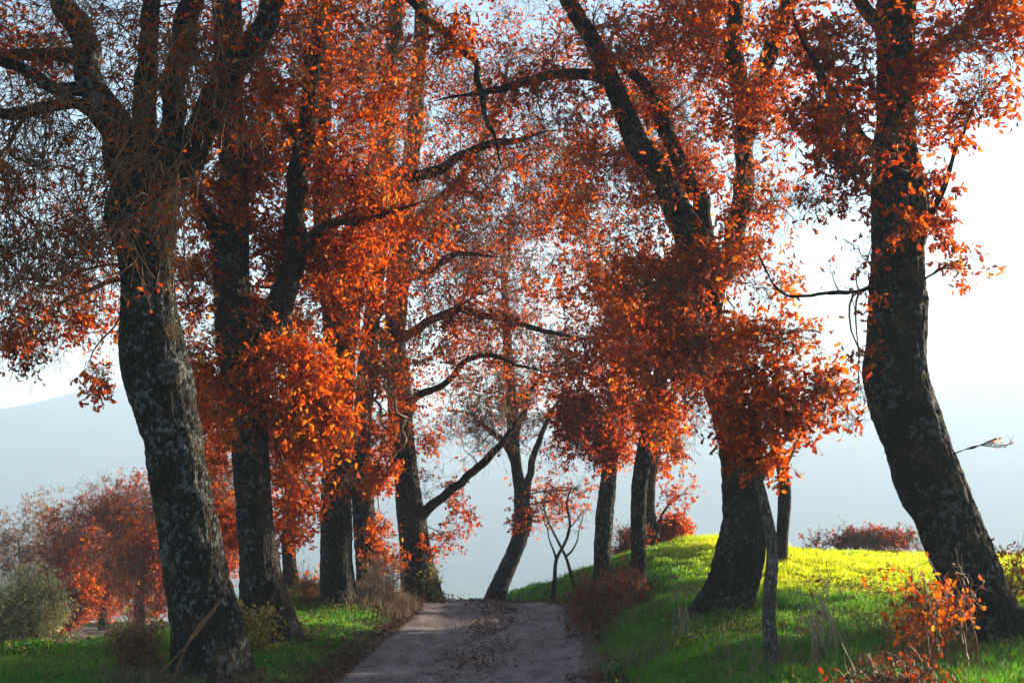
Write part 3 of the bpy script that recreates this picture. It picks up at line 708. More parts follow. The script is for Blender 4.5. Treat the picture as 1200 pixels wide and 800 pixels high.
oak('oak_tree', 'stout oak at the track crest with one long bare bough low over the gap', 'tree',
    [(493, 686, 44), (488, 655, 38), (482, 610, 33), (476, 560, 28), (471, 510, 27), (467, 450, 26), (463, 390, 23), (468, 310, 26), (478, 220, 22), (488, 120, 18), (494, 10, 14), (500, -110, 9)],
    [[(492, 614, 16, 22.4), (515, 590, 12, 22.3), (541, 563, 10, 22.2), (566, 540, 9, 22.1), (590, 515, 7, 22), (625, 470, 5, 22)],
     [(470, 500, 15, 22.5), (494, 462, 10, 22.3), (522, 446, 8, 22), (552, 418, 6.5, 21.8), (600, 424, 4.5, 21.5), (650, 440, 2.5, 21.3)],
     [(466, 400, 14, 22.5), (500, 380, 10, 22.2), (540, 366, 8.5, 22), (590, 374, 7, 21.7), (640, 390, 5.5, 21.5), (700, 402, 3.5, 21.2)],
     [(472, 280, 16, 22.5), (520, 230, 12, 22.3), (570, 160, 9, 22.2), (600, 60, 7, 22)]],
    [blob(500, 560, 22.8, 26, 1.2, 1.2, .2, tint=.08), blob(528, 625, 22.7, 26, 1.1, .9, .3, tint=.08), blob(545, 590, 22.5, 26, .9, .7, .3), blob(500, 510, 22.3, 34, 1.4, 1.0, .4, tint=.04), blob(480, 440, 22, 50, 1.6, 1., .4, tint=.04),
     blob(530, 380, 21.9, 60, 1.9, .55, .4, tint=.0, tr=1.5), blob(600, 385, 21.7, 60, 2.0, .6, .4, ax=2.6, tint=.0, tr=1.6, tk=.8), blob(660, 415, 21.4, 50, 1.8, .5, .5, ax=2.6, tr=1.6, tk=.8), blob(560, 470, 22.2, 55, 1.2, .12, .1), blob(600, 480, 22, 45, 1.1, .12, .1),
     blob(520, 270, 22.3, 80, 1.5, .36, .3, ax=2.6, tr=1.6, tk=.8, tl=1.3), blob(600, 260, 22, 85, 1.9, .35, .3, ax=2.6, tr=1.8, tk=.9, tl=1.4), blob(560, 130, 22, 90, 1.5, .4, .3, ax=2.6, tint=-.05, tr=1.7, tl=1.3), blob(650, 200, 21.8, 60, 1.3, .3, .3, ax=2.6, tr=1.8, tk=.8, tl=1.4), blob(560, 330, 22, 60, 1.5, .36, .3, tr=1.6), blob(620, 60, 22, 90, 1.3, .35, .3), blob(480, 60, 22.6, 70, 1.1, .5, .2),
     blob(500, 650, 22.3, 18, 1, 1.3, .1, tint=.1)],
    22.5, M_bark, group=G, S=50, rough=.014, tintoff=-.06, seed=23, flare=.10, leafsize=.070, twigk=6)

oak('oak_tree', 'leaning oak alone in the gap beyond the crest, bare branches fanned against haze', 'tree',
    [(578, 706, 23), (586, 685, 21), (597, 660, 20), (609, 630, 20), (613, 605, 22), (609, 570, 15), (603, 530, 13), (601, 490, 15), (597, 440, 12), (593, 380, 9), (590, 320, 6)],
    [[(614, 600, 12, 25), (622, 565, 9, 25), (628, 530, 7, 25), (640, 500, 5.5, 25), (655, 465, 4, 25), (670, 430, 3, 25)],
     [(606, 545, 10, 25), (580, 510, 7, 25), (555, 490, 5, 25), (525, 480, 3.5, 25)],
     [(603, 510, 9, 25), (622, 460, 6, 25), (650, 420, 4, 25)]],
    [blob(614, 600, 24.8, 22, 1.4, .9, .6, tint=-.05), blob(560, 490, 25, 50, 1.8, .06, .0, ax=2.6, tr=1.9, tk=.9, tl=1.5), blob(600, 470, 25, 60, 1.8, .3, .0, ax=2.6, tr=1.7, tk=.9, tl=1.4), blob(570, 420, 25, 60, 1.5, .25, .0), blob(640, 440, 25, 55, 1.6, .5, .0, tint=.03), blob(650, 520, 25, 36, 1.3, .6, .1, tint=.05),
     blob(665, 575, 25.3, 38, 1.1, .8, .3, tint=.1), blob(630, 580, 25, 30, 1, .35, .5), blob(600, 350, 25, 80, 1.3, .3, 0), blob(680, 500, 25.3, 40, 1.2, .8, .2, tint=-.03), blob(540, 540, 25, 30, .7, .1, .2)],
    25, M_bark_g, twig=M_twig_g, group=G, S=36, rough=.013, seed=27, flare=.06, leafsize=.085, twigk=6)

oak('oak_sapling', 'thin forked sapling with hardly a leaf, on the green bank beyond the crest', 'tree',
    [(648, 702, 5.5), (650, 680, 4.6), (652, 655, 4), (662, 636, 3.4), (668, 615, 2.8), (664, 590, 2), (670, 570, 1.4)],
    [[(652, 655, 3), (645, 630, 2), (636, 600, 1.4)], [(664, 632, 2.6), (676, 612, 2), (694, 590, 1.3)]],
    [blob(668, 600, 22.5, 30, .8, .4, .1, tint=.1), blob(648, 600, 22.5, 22, .6, .3, .1)],
    22.5, M_bark_g, twig=M_twig_g, S=12, rough=.004, seed=31, flare=.01, leafsize=.08, twigk=3)
oak('oak_sapling', 'young wavering sapling stem standing just uphill of a thin forked one on the bank', 'tree',
    [(672, 684, 4.6), (668, 668, 4), (663, 652, 3.5), (655, 636, 3), (643, 612, 2.3), (636, 590, 1.6)],
    [[(663, 652, 2.6), (676, 630, 2), (680, 600, 1.3)]],
    [blob(645, 600, 23, 24, .7, .3, .1), blob(680, 600, 23, 24, .6, .5, .1, tint=.1)],
    23, M_bark_g, twig=M_twig_g, S=12, rough=.004, seed=33, flare=.01, leafsize=.08, twigk=3)

oak('oak_tree', 'grey-trunked oak with a low dense dark red crown, at the top of the track', 'tree',
    [(707, 700, 24), (706, 670, 20), (707, 630, 20), (710, 590, 20), (714, 550, 18), (716, 500, 15), (722, 440, 14), (724, 370, 10), (720, 300, 6)],
    [[(714, 530, 12), (690, 490, 8), (665, 460, 5)], [(716, 500, 12), (745, 460, 9), (765, 420, 6)]],
    [blob(690, 500, 21, 46, 2.2, 1.5, .1, tint=-.12), blob(665, 480, 21.5, 40, 1.8, 1.1, .1, tint=-.12), blob(725, 470, 21.3, 50, 2.0, 1.4, .1, tint=.05), blob(720, 525, 21.2, 26, 1.5, 1.4, .1, tint=0),
     blob(690, 420, 21.5, 60, 1.8, 1.0, .1, tint=-.02), blob(740, 380, 21.5, 60, 1.5, 1.0, .1), blob(700, 330, 21.5, 60, 1.3, .8, .1)],
    21.5, M_bark_l, group=G, S=40, rough=.013, seed=35, flare=.07, leafsize=.070, twigk=6)
oak('oak_tree', 'slim dark oak trunk leaning toward the field, standing in red brush on the bank', 'tree',
    [(746, 700, 21), (748, 670, 18), (748, 620, 17.5), (749, 575, 18), (756, 525, 18), (767, 475, 18), (778, 420, 14), (790, 350, 11), (796, 270, 11), (790, 180, 8), (780, 100, 5)],
    [[(768, 470, 13), (745, 410, 10), (725, 340, 7), (705, 280, 5)]],
    [blob(775, 480, 18.6, 42, 1.6, 1.4, .1, tint=.05), blob(800, 430, 18.8, 55, 1.6, 1.3, .1), blob(740, 400, 18.6, 55, 1.8, 1.3, .1, tint=.1), blob(720, 320, 18.6, 60, 1.7, 1.1, .1, tint=.08), blob(780, 330, 19, 60, 1.6, 1.1, .1, tint=.05),
     blob(680, 260, 18.6, 55, 1.3, .7, .1, tint=.06), blob(790, 525, 19.2, 24, 1, 1.2, .2, tint=.05), blob(740, 220, 19, 60, 1.3, .8, .1), blob(780, 190, 19, 70, 1.4, .7, .1, tr=1.5), blob(760, 110, 19, 70, 1.3, .6, .1, tr=1.6, tk=.8), blob(690, 180, 19, 60, 1.3, .5, .1, tr=1.6, tk=.8)],
    19, M_bark, group=G, S=44, rough=.012, seed=39, flare=.08, leafsize=.078, twigk=6)
oak('oak_tree', 'small crooked oak with scattered red leaves on the sunlit hump of the bank', 'tree',
    [(764, 650, 16), (763, 620, 14), (761, 585, 13), (764, 550, 12), (772, 510, 9), (780, 460, 6)],
    [[(768, 632, 5, 26), (776, 605, 4, 26), (792, 585, 3, 26), (810, 578, 2, 26)]],
    [blob(792, 582, 26, 26, 1.2, .9, .2, tint=.05), blob(775, 520, 26, 40, 1.4, 1.2, .1), blob(800, 500, 26, 36, 1.1, 1., .1, tint=.05), blob(770, 470, 26, 44, 1.2, 1.2, .1)],
    26, M_bark_g, group=G, S=24, rough=.01, seed=43, flare=.04, leafsize=.085, twigk=5)

# --- the big bent oak on the bank
oak('oak_tree', 'big dark oak bent like a bow, its low bough arching over the track', 'tree',
    [(840, 726, 62), (853, 695, 58), (866, 650, 54), (872, 610, 49), (871, 570, 46), (863, 525, 42), (851, 475, 40), (840, 430, 39), (832, 380, 39), (826, 335, 43), (822, 300, 42), (800, 258, 33), (784, 225, 30), (768, 195, 28), (748, 170, 27), (735, 140, 24), (716, 95, 22), (695, 50, 20), (670, 8, 18), (640, -50, 20), (600, -120, 14), (560, -170, 8)],
    [[(828, 320, 30, 15), (822, 270, 24, 15.2), (814, 225, 20, 15.3), (797, 180, 18, 15.3), (775, 130, 16, 15.3), (752, 95, 13, 15.3), (715, 60, 10, 15.3), (690, 20, 7, 15.3)],
     [(834, 350, 30, 15), (856, 300, 27, 15), (868, 245, 25, 15), (871, 180, 24, 15), (867, 110, 22, 15), (862, 30, 20, 15), (858, -60, 20, 15), (850, -190, 12, 15)],
     [(870, 165, 22, 15), (886, 110, 21, 14.9), (905, 55, 20, 14.8), (925, 5, 17, 14.7), (945, -70, 14, 14.6), (970, -160, 9, 14.6)],
     [(738, 172, 22, 15), (728, 184, 20, 14.9), (721, 182, 17, 14.8)],
     [(720, 92, 16, 15), (670, 82, 13, 14.9), (620, 95, 11, 14.8), (560, 110, 9, 14.8), (510, 118, 6, 14.8)]],
    [blob(780, 330, 14.6, 60, 1.09, 1.2, .2, tint=.04), blob(730, 290, 14.6, 50, 0.82, .9, .2, tint=.05), blob(830, 420, 14.3, 52, 1.16, 1.3, .3, tint=-.04), blob(870, 400, 14.3, 45, 1.02, 1.1, .4, tint=.03), blob(800, 385, 14.4, 50, 1.02, 1.3, .2, tint=.02),
     blob(830, 480, 14.5, 36, 0.88, 1.3, .3, tint=-.05), blob(870, 480, 14.3, 40, 1.02, 1.3, .3, tint=-.02), blob(860, 300, 14.5, 55, 0.88, .8, .4, tint=.05), blob(890, 230, 14.6, 60, 1.02, .9, .3, tint=.06), blob(880, 130, 14.5, 65, 0.95, .8, .3, tint=.06),
     blob(820, 200, 15, 50, 0.77, .6, .2, tint=-.05), blob(830, 80, 15, 60, 0.68, .5, .2), blob(780, 100, 15.3, 60, 0.59, .35, .2, tint=-.05), blob(700, 60, 15, 60, 0.68, .4, .2), blob(690, 190, 14.8, 45, 0.59, .35, .3, tint=.05),
     blob(620, 100, 14.8, 50, 0.77, .4, .3), blob(560, 110, 14.8, 45, 0.77, .45, .3, tint=-.05), blob(760, 240, 14.8, 45, 0.77, .7, .2), blob(910, 30, 14.7, 60, 0.75, .7, .2, tint=.05), blob(800, 10, 15.2, 60, 0.59, .4, .1),
     blob(900, 330, 14.2, 40, 0.77, .6, .4, tint=.1), blob(745, 60, 15.3, 75, 1.0, .55, .2, tint=-.05, tr=1.4, tl=1.2), blob(800, 140, 15.4, 60, 1.0, .6, .2, tr=1.4), blob(660, 130, 15, 60, .9, .5, .3, tr=1.4, tl=1.3), blob(820, 30, 15.4, 60, 1.0, .6, .2), blob(690, 240, 14.9, 50, .8, .6, .3, tr=1.3), blob(660, -40, 15, 120, 0.34, .5, .1), blob(850, -110, 15, 150, 0.38, .7, .1), blob(970, -90, 14.6, 100, 0.38, .7, .1)],
    15, M_bark, group=G, S=80, rough=.024, seed=47, flare=.07, leafkind='oak', leafsize=.070, twigk=6)

oak('oak_sapling', 'thin pale sapling with a ragged red top, growing in front of the bent oak', 'tree',
    [(914, 806, 20), (906, 770, 17), (901, 730, 15), (902, 690, 14), (905, 650, 13), (901, 615, 12), (893, 580, 11), (886, 550, 10), (885, 515, 8), (888, 470, 6), (884, 420, 4)],
    [[(890, 560, 8, 11), (905, 532, 6, 10.9), (925, 510, 5, 10.8), (950, 470, 3.5, 10.7), (985, 440, 2.5, 10.6)],
     [(886, 530, 6, 11), (865, 500, 5, 11), (850, 470, 3.5, 11)], [(888, 480, 5, 11), (905, 420, 4, 10.9), (918, 360, 3, 10.9)]],
    [blob(885, 500, 10.9, 40, 1.0, 1.1, .2, tint=.0, lpt=2.4), blob(925, 470, 10.7, 42, 1.2, 1.2, .1, tint=.0, lpt=2.4), blob(970, 450, 10.6, 38, 1.1, 1.2, .1, tint=.03, lpt=2.4), blob(905, 400, 10.8, 45, 1.1, .9, .1, tint=.05, lpt=2.2), blob(875, 440, 11, 40, 1.0, 1.0, .1, tint=-.05, lpt=2.2),
     blob(945, 395, 10.8, 32, .8, .9, .1, lpt=2.2), blob(900, 545, 10.9, 16, .7, 1, .2, tint=.15), blob(990, 495, 10.6, 16, .7, 1.0, .1)],
    11, M_bark_s, S=24, rough=.005, seed=51, flare=.02, leafkind='oak', leafsize=.078, twigk=4)
oak('oak_sapling', 'bare curved young stem on the sunlit field, seen just beside the pale sapling', 'tree',
    [(914, 668, 16), (916, 635, 15), (919, 595, 15), (919, 565, 14), (913, 540, 12), (905, 510, 9), (900, 470, 6)],
    [[(916, 550, 7), (930, 520, 5), (945, 490, 3)]],
    [blob(915, 505, 21, 30, .9, 1.2, .1), blob(935, 480, 21, 26, .8, 1.1, .1)],
    21, M_bark_g, S=20, rough=.006, seed=53, flare=.03, leafsize=.085, twigk=4)

# --- nearest oak on the bank
oak('oak_tree', 'nearest rough-barked oak leaning inward from the bank above orange undergrowth', 'tree',
    [(1188, 790, 92), (1171, 750, 82), (1147, 700, 74), (1126, 650, 71), (1105, 600, 72), (1089, 562, 74), (1073, 518, 72), (1058, 480, 74), (1049, 440, 75), (1050, 400, 70), (1052, 350, 66), (1052, 300, 60), (1055, 245, 68), (1051, 200, 56), (1048, 150, 46), (1050, 90, 44), (1050, 20, 44), (1054, -70, 36), (1060, -180, 28), (1062, -280, 14)],
    [[(1056, 290, 20, 12.3), (1085, 262, 10, 12.1), (1105, 230, 7, 12), (1122, 180, 5, 11.9), (1140, 130, 4, 11.8)],
     [(1046, 200, 22, 12.3), (1010, 165, 14, 12), (975, 120, 11, 11.8), (945, 60, 8, 11.7), (925, 0, 6, 11.7)],
     [(1052, 120, 22, 12.3), (1090, 70, 14, 12.1), (1130, 30, 11, 12), (1170, -20, 8, 11.9), (1220, -60, 5, 11.9)],
     [(1050, 60, 22, 12.3), (1010, 10, 15, 12.1), (970, -50, 11, 12), (940, -130, 7, 12)],
     [(1046, 330, 10, 12.3), (1010, 332, 6, 12.1), (970, 347, 5, 12), (925, 352, 4, 11.9), (905, 335, 3, 11.8), (888, 300, 2, 11.8)],
     [(1112, 552, 5, 12.1), (1140, 533, 3, 12.0), (1165, 525, 2.4, 12.0), (1186, 514, 2, 11.9)], [(1092, 340, 5, 12.1), (1120, 322, 3, 12), (1150, 305, 2, 12)]],
    [blob(980, 60, 11.8, 62, 0.75, 1.1, .2, tint=-.1, dz=1.6), blob(960, 150, 11.7, 62, 0.85, 1.2, .2, tint=-.1, dz=1.6), blob(1005, 210, 11.8, 40, 0.60, 1.2, .2, tint=-.1, dz=1.6), blob(950, 230, 11.8, 45, 0.60, .9, .2, tint=-.02),
     blob(1110, 60, 11.9, 62, 0.75, 1.2, .1, tint=.02), blob(1100, 130, 12, 45, 0.65, 1.1, .1, tint=.04), blob(1165, 110, 11.9, 45, 0.60, 1.2, .1, tint=.03), blob(1150, 20, 11.9, 60, 0.60, 1.1, .1, tint=.03), blob(1190, 40, 12, 50, 0.60, 1.1, .1),
     blob(1088, 200, 12, 26, 0.50, 1.2, .2, tint=.03), blob(1095, 262, 12, 24, 0.50, 1.2, .3, tint=.08), blob(1112, 305, 12, 16, 0.40, 1.2, .3, tint=.1), blob(1060, 150, 11.6, 34, 0.45, 1.1, .2, tint=.0), blob(1062, 265, 11.7, 18, 0.40, 1.2, .3, tint=.2),
     blob(1000, 300, 12, 34, 0.35, .7, .2, tint=-.05), blob(1020, 470, 12.1, 22, 0.35, .9, .1, tint=-.05), blob(1005, 420, 12.1, 20, 0.30, .8, .1), blob(1010, 360, 12, 20, 0.20, .5, .1), blob(1182, 518, 11.9, 4, .3, .25, 0, tint=.45, n=4, lpt=.8, ls=.7, tl=.4, tk=.3), blob(1135, 312, 12, 14, 0.20, .9, 0, tint=.1),
     blob(1060, -120, 12.2, 160, 0.25, .8, .1), blob(1200, -80, 12, 110, 0.25, .8, .1), blob(940, -90, 12, 100, 0.20, .8, .1)],
    12.3, M_bark, group=G, S=96, rough=.026, seed=57, flare=.14, leafkind='oak', leafsize=.074, twigk=6)
# ================================================================== LOWER FIELD TREES, BUSHES, UNDERGROWTH
def gp(px, d, dz=0.0):
    x = (px - 600) / F * d
    return np.array([x, d, float(ground(x, d)) + dz])
def gpy(px, d):
    """photo row of the ground at (px, d)"""
    return 570 + (CAMZ - gp(px, d)[2]) / d * F
LG = 'small oaks on the lower field'
def field_oak(label, px, d, trunk, blobs, **k):
    y0 = gpy(px, d)
    tr = [(a, y0 - b, w_) for a, b, w_ in trunk]
    k.setdefault('leafm', M_rust); k.setdefault('group', LG)
    oak('oak_tree', label, 'tree', tr, [], blobs, d, M_bark_g, S=20, rough=.012, flare=.04, leafsize=.085, twigk=8, sink=.1, **k)
def fo(d, lst, **k):
    return [blob(x_, y_ - 6, d, r_ * 1.08, 5.5, lf_, 0, tint=t_ + .03, tr=2.2, tk=.8, tl=1.5, **k) for x_, y_, r_, lf_, t_ in lst]
field_oak('pale bare-topped tree farthest down the lower field, brown and twiggy', 20, 50, [(22, 0, 12), (20, 40, 9), (24, 80, 4), (22, 110, 2)],
    fo(50, [(0, 655, 45, .7, 0), (50, 628, 40, .55, .05), (30, 690, 42, .9, 0), (70, 655, 40, .7, 0), (-50, 660, 50, .7, 0)]), leafm=M_brown, twig=M_twig_p, seed=61)
field_oak('dark purple-brown oak in the middle of the small field trees', 85, 42, [(95, 0, 12), (92, 30, 9), (98, 60, 5), (100, 100, 2)],
    fo(42, [(85, 640, 40, .8, -.2), (120, 605, 38, .6, -.15), (105, 660, 40, 1.2, -.15), (70, 690, 34, 1.3, -.1), (110, 700, 34, 1.3, .05)]), seed=62)
field_oak('rusty oak with a short straight trunk, crown touching the lichened trunk', 130, 38, [(121, 0, 11), (120, 25, 9), (124, 60, 5), (130, 110, 2)],
    fo(38, [(150, 605, 40, .8, -.15), (150, 645, 42, 1.2, -.05), (125, 690, 32, 1.5, .08), (180, 630, 40, 1.2, -.05), (100, 705, 26, 1.5, .1)]), seed=63)
field_oak('orange oak with a thick pale trunk, lowest of the small field trees', 163, 35, [(164, 0, 16), (163, 24, 13), (166, 50, 8), (170, 110, 3)],
    fo(35, [(165, 690, 32, 1.5, .14), (188, 655, 32, 1.4, .08), (150, 665, 30, 1.4, .05), (198, 695, 24, 1.4, .1), (190, 600, 36, 1.0, -.05)]), seed=64)
field_oak('little crooked red tree beside the olive bush', 76, 36, [(76, 0, 7), (84, 12, 6), (93, 26, 4), (95, 50, 2)],
    fo(36, [(88, 722, 20, 1.6, .08), (70, 708, 22, 1.5, 0), (100, 700, 18, 1.5, 0)]), seed=65)
field_oak('red oak glimpsed in the gap between the two nearest verge trunks', 250, 34, [(262, 0, 13), (262, 40, 11), (258, 90, 9), (255, 150, 5)],
    fo(34, [(250, 600, 40, 1.3, -.12), (264, 650, 30, 1.4, -.05), (240, 560, 40, 1.2, -.05), (232, 660, 22, 1.4, -.05)]), seed=66)

def bush(name, label, cat, px, d, hpx, wpx, stems, dens, leaf, leafm, twig, kind='simple', size=.05, tint=0., droop=0., group=None, seed=1, tr=1.0, depth=None, base_px=None, bw=.35, tk=1.0, lean=0.0, twigk=5):
    """multi-stemmed bush standing on the ground at photo column px and distance d"""
    r_ = np.random.default_rng(seed)
    B = gp(px, d); m = d / F; Hm = hpx * m; Wm = wpx * m / 2; Dm = depth if depth else Wm
    root = empty(name, B, label, cat, group)
    sk = []
    for i in range(stems):
        a = r_.uniform(0, 6.28); q = r_.uniform(0, 1) ** .5
        p0 = np.array([B[0] + math.cos(a) * Wm * bw * q, B[1] + math.sin(a) * Dm * bw * q, 0]); p0[2] = ground(p0[0], p0[1]) - .05
        p2 = np.array([B[0] + math.cos(a) * Wm * .75 * q + lean * Hm, B[1] + math.sin(a) * Dm * .75 * q, p0[2] + Hm * r_.uniform(.6, 1.0)])
        p1 = (p0 + p2) / 2 + r_.normal(size=3) * .07 * Hm; w0 = .006 + .007 * Hm
        q_ = np.array([[*p0, w0], [*p1, w0 * .7], [*p2, w0 * .3]]); sk.append(catmull(q_, .05))
    st = Acc()
    for p in sk:
        v, f = tubes(p[None, :, :3] + np.cumsum(r_.normal(size=(len(p), 3)) * .003, 0)[None], p[None, :, 3], 5); st.add(v, f)
    c = B + np.array([lean * Hm * .6, 0, Hm * .55])
    bl = [wblob(c, (Wm * .85, Dm * .85, Hm * .5), dens, leaf, droop, tint, tr=tr, tk=tk)]
    tw, lf = grow(B, sk, bl, None, leafkind=kind, leafsize=size, twigk=twigk, wig=.03)
    for vv in tw.v: vv[:, 2] = np.maximum(vv[:, 2], ground(vv[:, 0], vv[:, 1]) - .02)
    n0 = st.n
    st.v += tw.v; st.n += tw.n
    for k_ in tw.f:
        st.f.setdefault(k_, []); st.t.setdefault(k_, [])
        st.f[k_] += [q + n0 for q in tw.f[k_]]; st.t[k_] += tw.t[k_]
    so_ = st.build('stems', twig, root, B)
    if lf.n: lf.build('foliage', leafm, root, B)
    return root
bush('olive_bush', 'rounded silver-green bush catching the light at the edge of the lower field', 'bush', 36, 14.7, 84, 104, 12, 520, 1.3, M_olive, M_twig_p, size=.03, tint=.35, seed=1)
bush('bramble_bush', 'low bramble with cream and yellow leaves between the two nearest verge trunks', 'bush', 300, 14.3, 44, 75, 7, 60, .6, M_ivy, M_twig, size=.055, tint=.25, seed=2)
bush('bramble_bush', 'small yellow-leaved bramble sprig just past the second verge trunk', 'bush', 352, 15.6, 22, 34, 4, 16, .8, M_ivy, M_twig, size=.05, tint=.3, seed=3)
bush('dry_shrub', 'brown leafless brush tangled round the foot of the lichened trunk', 'shrub', 170, 12.7, 70, 90, 12, 130, .10, M_ivy, M_twig, size=.05, tint=.1, seed=4, tr=1.3)
bush('red_shrub', 'bright orange-red seedling oak beside the second verge trunk', 'shrub', 360, 19, 34, 34, 5, 60, 1.3, M_rust, M_twig, size=.07, tint=.15, seed=5)
bush('dry_shrub', 'grey-brown dead stems standing in the dry grass between the thick trunks', 'shrub', 450, 19.6, 50, 60, 14, 90, .05, M_rust, M_twig_p, size=.06, seed=6, tr=1.2)
bush('creeper_bush', 'sparse leafy creeper sprawling off the stout crest trunk', 'bush', 506, 22.2, 40, 30, 5, 40, .5, M_ivy, M_twig, size=.06, tint=-.2, seed=7)
bush('red_shrub', 'dull rust-coloured brush spilling down the bank beside the track', 'shrub', 700, 16.6, 66, 76, 16, 190, .35, M_rust, M_twig, size=.05, tint=-.34, seed=8, tr=1.3)
bush('red_shrub', 'rust brush around the feet of the slim dark oak', 'shrub', 735, 18.4, 46, 50, 12, 110, .4, M_rust, M_twig, size=.05, tint=-.25, seed=9, tr=1.2)
bush('red_shrub', 'dark red rounded shrub behind the slim oak on the hump', 'shrub', 738, 24.6, 42, 44, 8, 150, 1.2, M_rust, M_twig, size=.075, tint=-.15, seed=10)
bush('red_shrub', 'small crimson shrub on top of the hump, clear of the trunks', 'shrub', 788, 26.2, 36, 50, 7, 120, 1.0, M_rust, M_twig, size=.075, tint=-.02, seed=11)
bush('red_shrub', 'wide low purple-red thicket on the skyline of the sunlit field', 'shrub', 1015, 33, 26, 140, 30, 330, .7, M_rust, M_twig, size=.075, tint=-.28, seed=12, depth=.8, bw=1.25, tr=1.8)
bush('orange_shrub', 'orange leafy undergrowth at the foot of the nearest leaning oak', 'shrub', 1078, 10.6, 125, 140, 10, 80, .40, M_rust, M_twig, 'oak', .06, .16, seed=13, bw=.8)
bush('orange_shrub', 'orange shoots rising behind the nearest leaning oak, on the field side', 'shrub', 1175, 13.8, 90, 90, 8, 90, .7, M_rust, M_twig, 'oak', .06, .12, seed=14, bw=.8)
bush('orange_shrub', 'vivid orange sprig close to the lens at the lower corner of the bank', 'shrub', 1128, 7.4, 70, 90, 5, 26, .8, M_rust, M_twig, 'oak', .06, .28, seed=15, bw=.6)
bush('red_shrub', 'dark bramble mound below the orange undergrowth', 'shrub', 1045, 9.2, 45, 170, 14, 110, .35, M_rust, M_twig, size=.05, tint=-.28, seed=16, bw=.9)
bush('dry_weed', 'tall straw-coloured dead stalks beside the pale sapling', 'weed', 955, 11.5, 105, 60, 10, 22, .05, M_rust, M_twig_p, size=.05, seed=17, bw=.8, tk=.5)
bush('dry_weed', 'thin pale stalks standing in the lit grass before the nearest oak', 'weed', 1062, 12.6, 90, 40, 7, 16, .1, M_rust, M_twig_p, size=.05, seed=18, bw=.8, tk=.5)
bush('dry_weed', 'fine upright grass-like stalks on the shaded bank below the bent oak', 'weed', 798, 14.0, 60, 26, 5, 8, .1, M_ivy, M_twig_p, size=.04, seed=19, bw=.9, tk=.5)
# unseen thicket and oak, added to shade the near bank and the track
bush('shade_thicket', 'unseen dense thicket added out of view to shade the near bank', 'thicket', 600 + 9.5 / 15.9 * F, 15.9, 235, 360, 18, 700, 1.2, M_rust, M_twig, size=.08, tint=-.1, seed=30, bw=.9)
x_, y_ = 11.7, 22.2; z_ = float(ground(x_, y_))
tp = np.array([[x_, y_, z_, .19], [x_ + .1, y_ + .1, z_ + 1.1, .15], [x_ - .1, y_, z_ + 2.2, .13], [x_ + .1, y_ + .1, z_ + 3.3, .08], [x_, y_, z_ + 4.3, .03]])
oak('oak_tree', 'unseen clean-trunked oak added out of view to shade the track and verge', 'tree', tp, [], [wblob((x_ + a, y_ + b_, 3.05 + c_), (1.0, 1.0, .6), 120, 1.7, .0) for a, b_, c_ in ((-.5, -2.0, 0), (-.5, -.7, 0), (-.5, .7, 0), (-.5, 2.0, 0), (.4, -1.4, .1), (.4, 1.4, .1), (0, 0, .9), (0, -1.2, .8), (0, 1.2, .8))],
    None, M_bark, S=24, seed=92, leafsize=.11, twigk=4)
# leaning dead sticks against the lichened trunk
for k_, (pts, lab) in enumerate(([[(205, 792, 12.05, 7), (225, 745, 12.0, 6), (262, 700, 12.1, 4)], 'long dead stick leaning across the foot of the lichened trunk'],
                                 [[(186, 790, 12.0, 6), (215, 760, 11.95, 5), (252, 715, 12.05, 3)], 'thinner dead stick crossing under the longer one by the lichened trunk'])):
    P_ = np.array([[*at(a, b_, c_), w_ / 4.5 * c_ / F] for a, b_, c_, w_ in pts]); fp = catmull(P_, .05)
    v, f = bark_tube(fp, 7, .002, 90 + k_, 0, .05)
    setp(mesh_obj('dead_stick', v, f, M_twig), label=lab, category='stick')
# low broad-leaved weeds and ivy in the shaded bank and round the trunks
wd = Acc()
n = 42000; x = rng.uniform(.8, 8, n); y = rng.uniform(9, 18, n)
k = (rng.uniform(size=n) < np.clip(-.05 + 1.5 * vnoise(x * 1.3, y * 1.3, 5, 141) + .5 * vnoise(x * 5, y * 5, 5, 142), 0, 1) * sm((x - road_c(y) - 1.3) / .4)); x, y = x[k], y[k]
leaves(wd, np.stack([x, y, ground(x, y) + rng.uniform(.02, .20, len(x))], 1), .045, np.clip(rng.normal(.22, .14, len(x)), 0, .62), 'simple', 0)
n = 16000; x = rng.uniform(-6, -1.8, n); y = rng.uniform(11, 22, n)
k = (rng.uniform(size=n) < np.clip(-.25 + 1.5 * vnoise(x * 1.3, y * 1.3, 5, 143), 0, 1) * sm((road_c(y) - 1.4 - x) / .4)); x, y = x[k], y[k]
leaves(wd, np.stack([x, y, ground(x, y) + rng.uniform(.02, .12, len(x))], 1), .04, np.clip(rng.normal(.25, .15, len(x)), 0, .62), 'simple', 0)
setp(wd.build('weeds', M_ivy), kind='stuff')
wl = Acc()
for o_ in [q for q in sc.objects if q.name.startswith('oak_tree') and q.parent is None and q.location.y < 30]:
    n = 420; a_ = rng.uniform(0, 6.28, n); q_ = .25 + np.abs(rng.normal(0, .45, n)); x = o_.location.x + np.cos(a_) * q_; y = o_.location.y + np.sin(a_) * q_
    leaves(wl, np.stack([x, y, ground(x, y) + rng.uniform(.01, .08, n)], 1), .06, np.clip(rng.normal(.55, .25, n), 0, 1), 'simple', 0, True)
    n = 500; a_ = rng.uniform(0, 6.28, n); q_ = .28 + np.abs(rng.normal(0, .16, n)); x = o_.location.x + np.cos(a_) * q_; y = o_.location.y + np.sin(a_) * q_
    leaves(wl, np.stack([x, y, ground(x, y) + rng.uniform(.0, .14, n)], 1), .04, np.clip(rng.normal(.2, .2, n), 0, 1), 'simple', 0)
setp(wl.build('fallen_leaves', M_litter, smooth=False), kind='stuff')
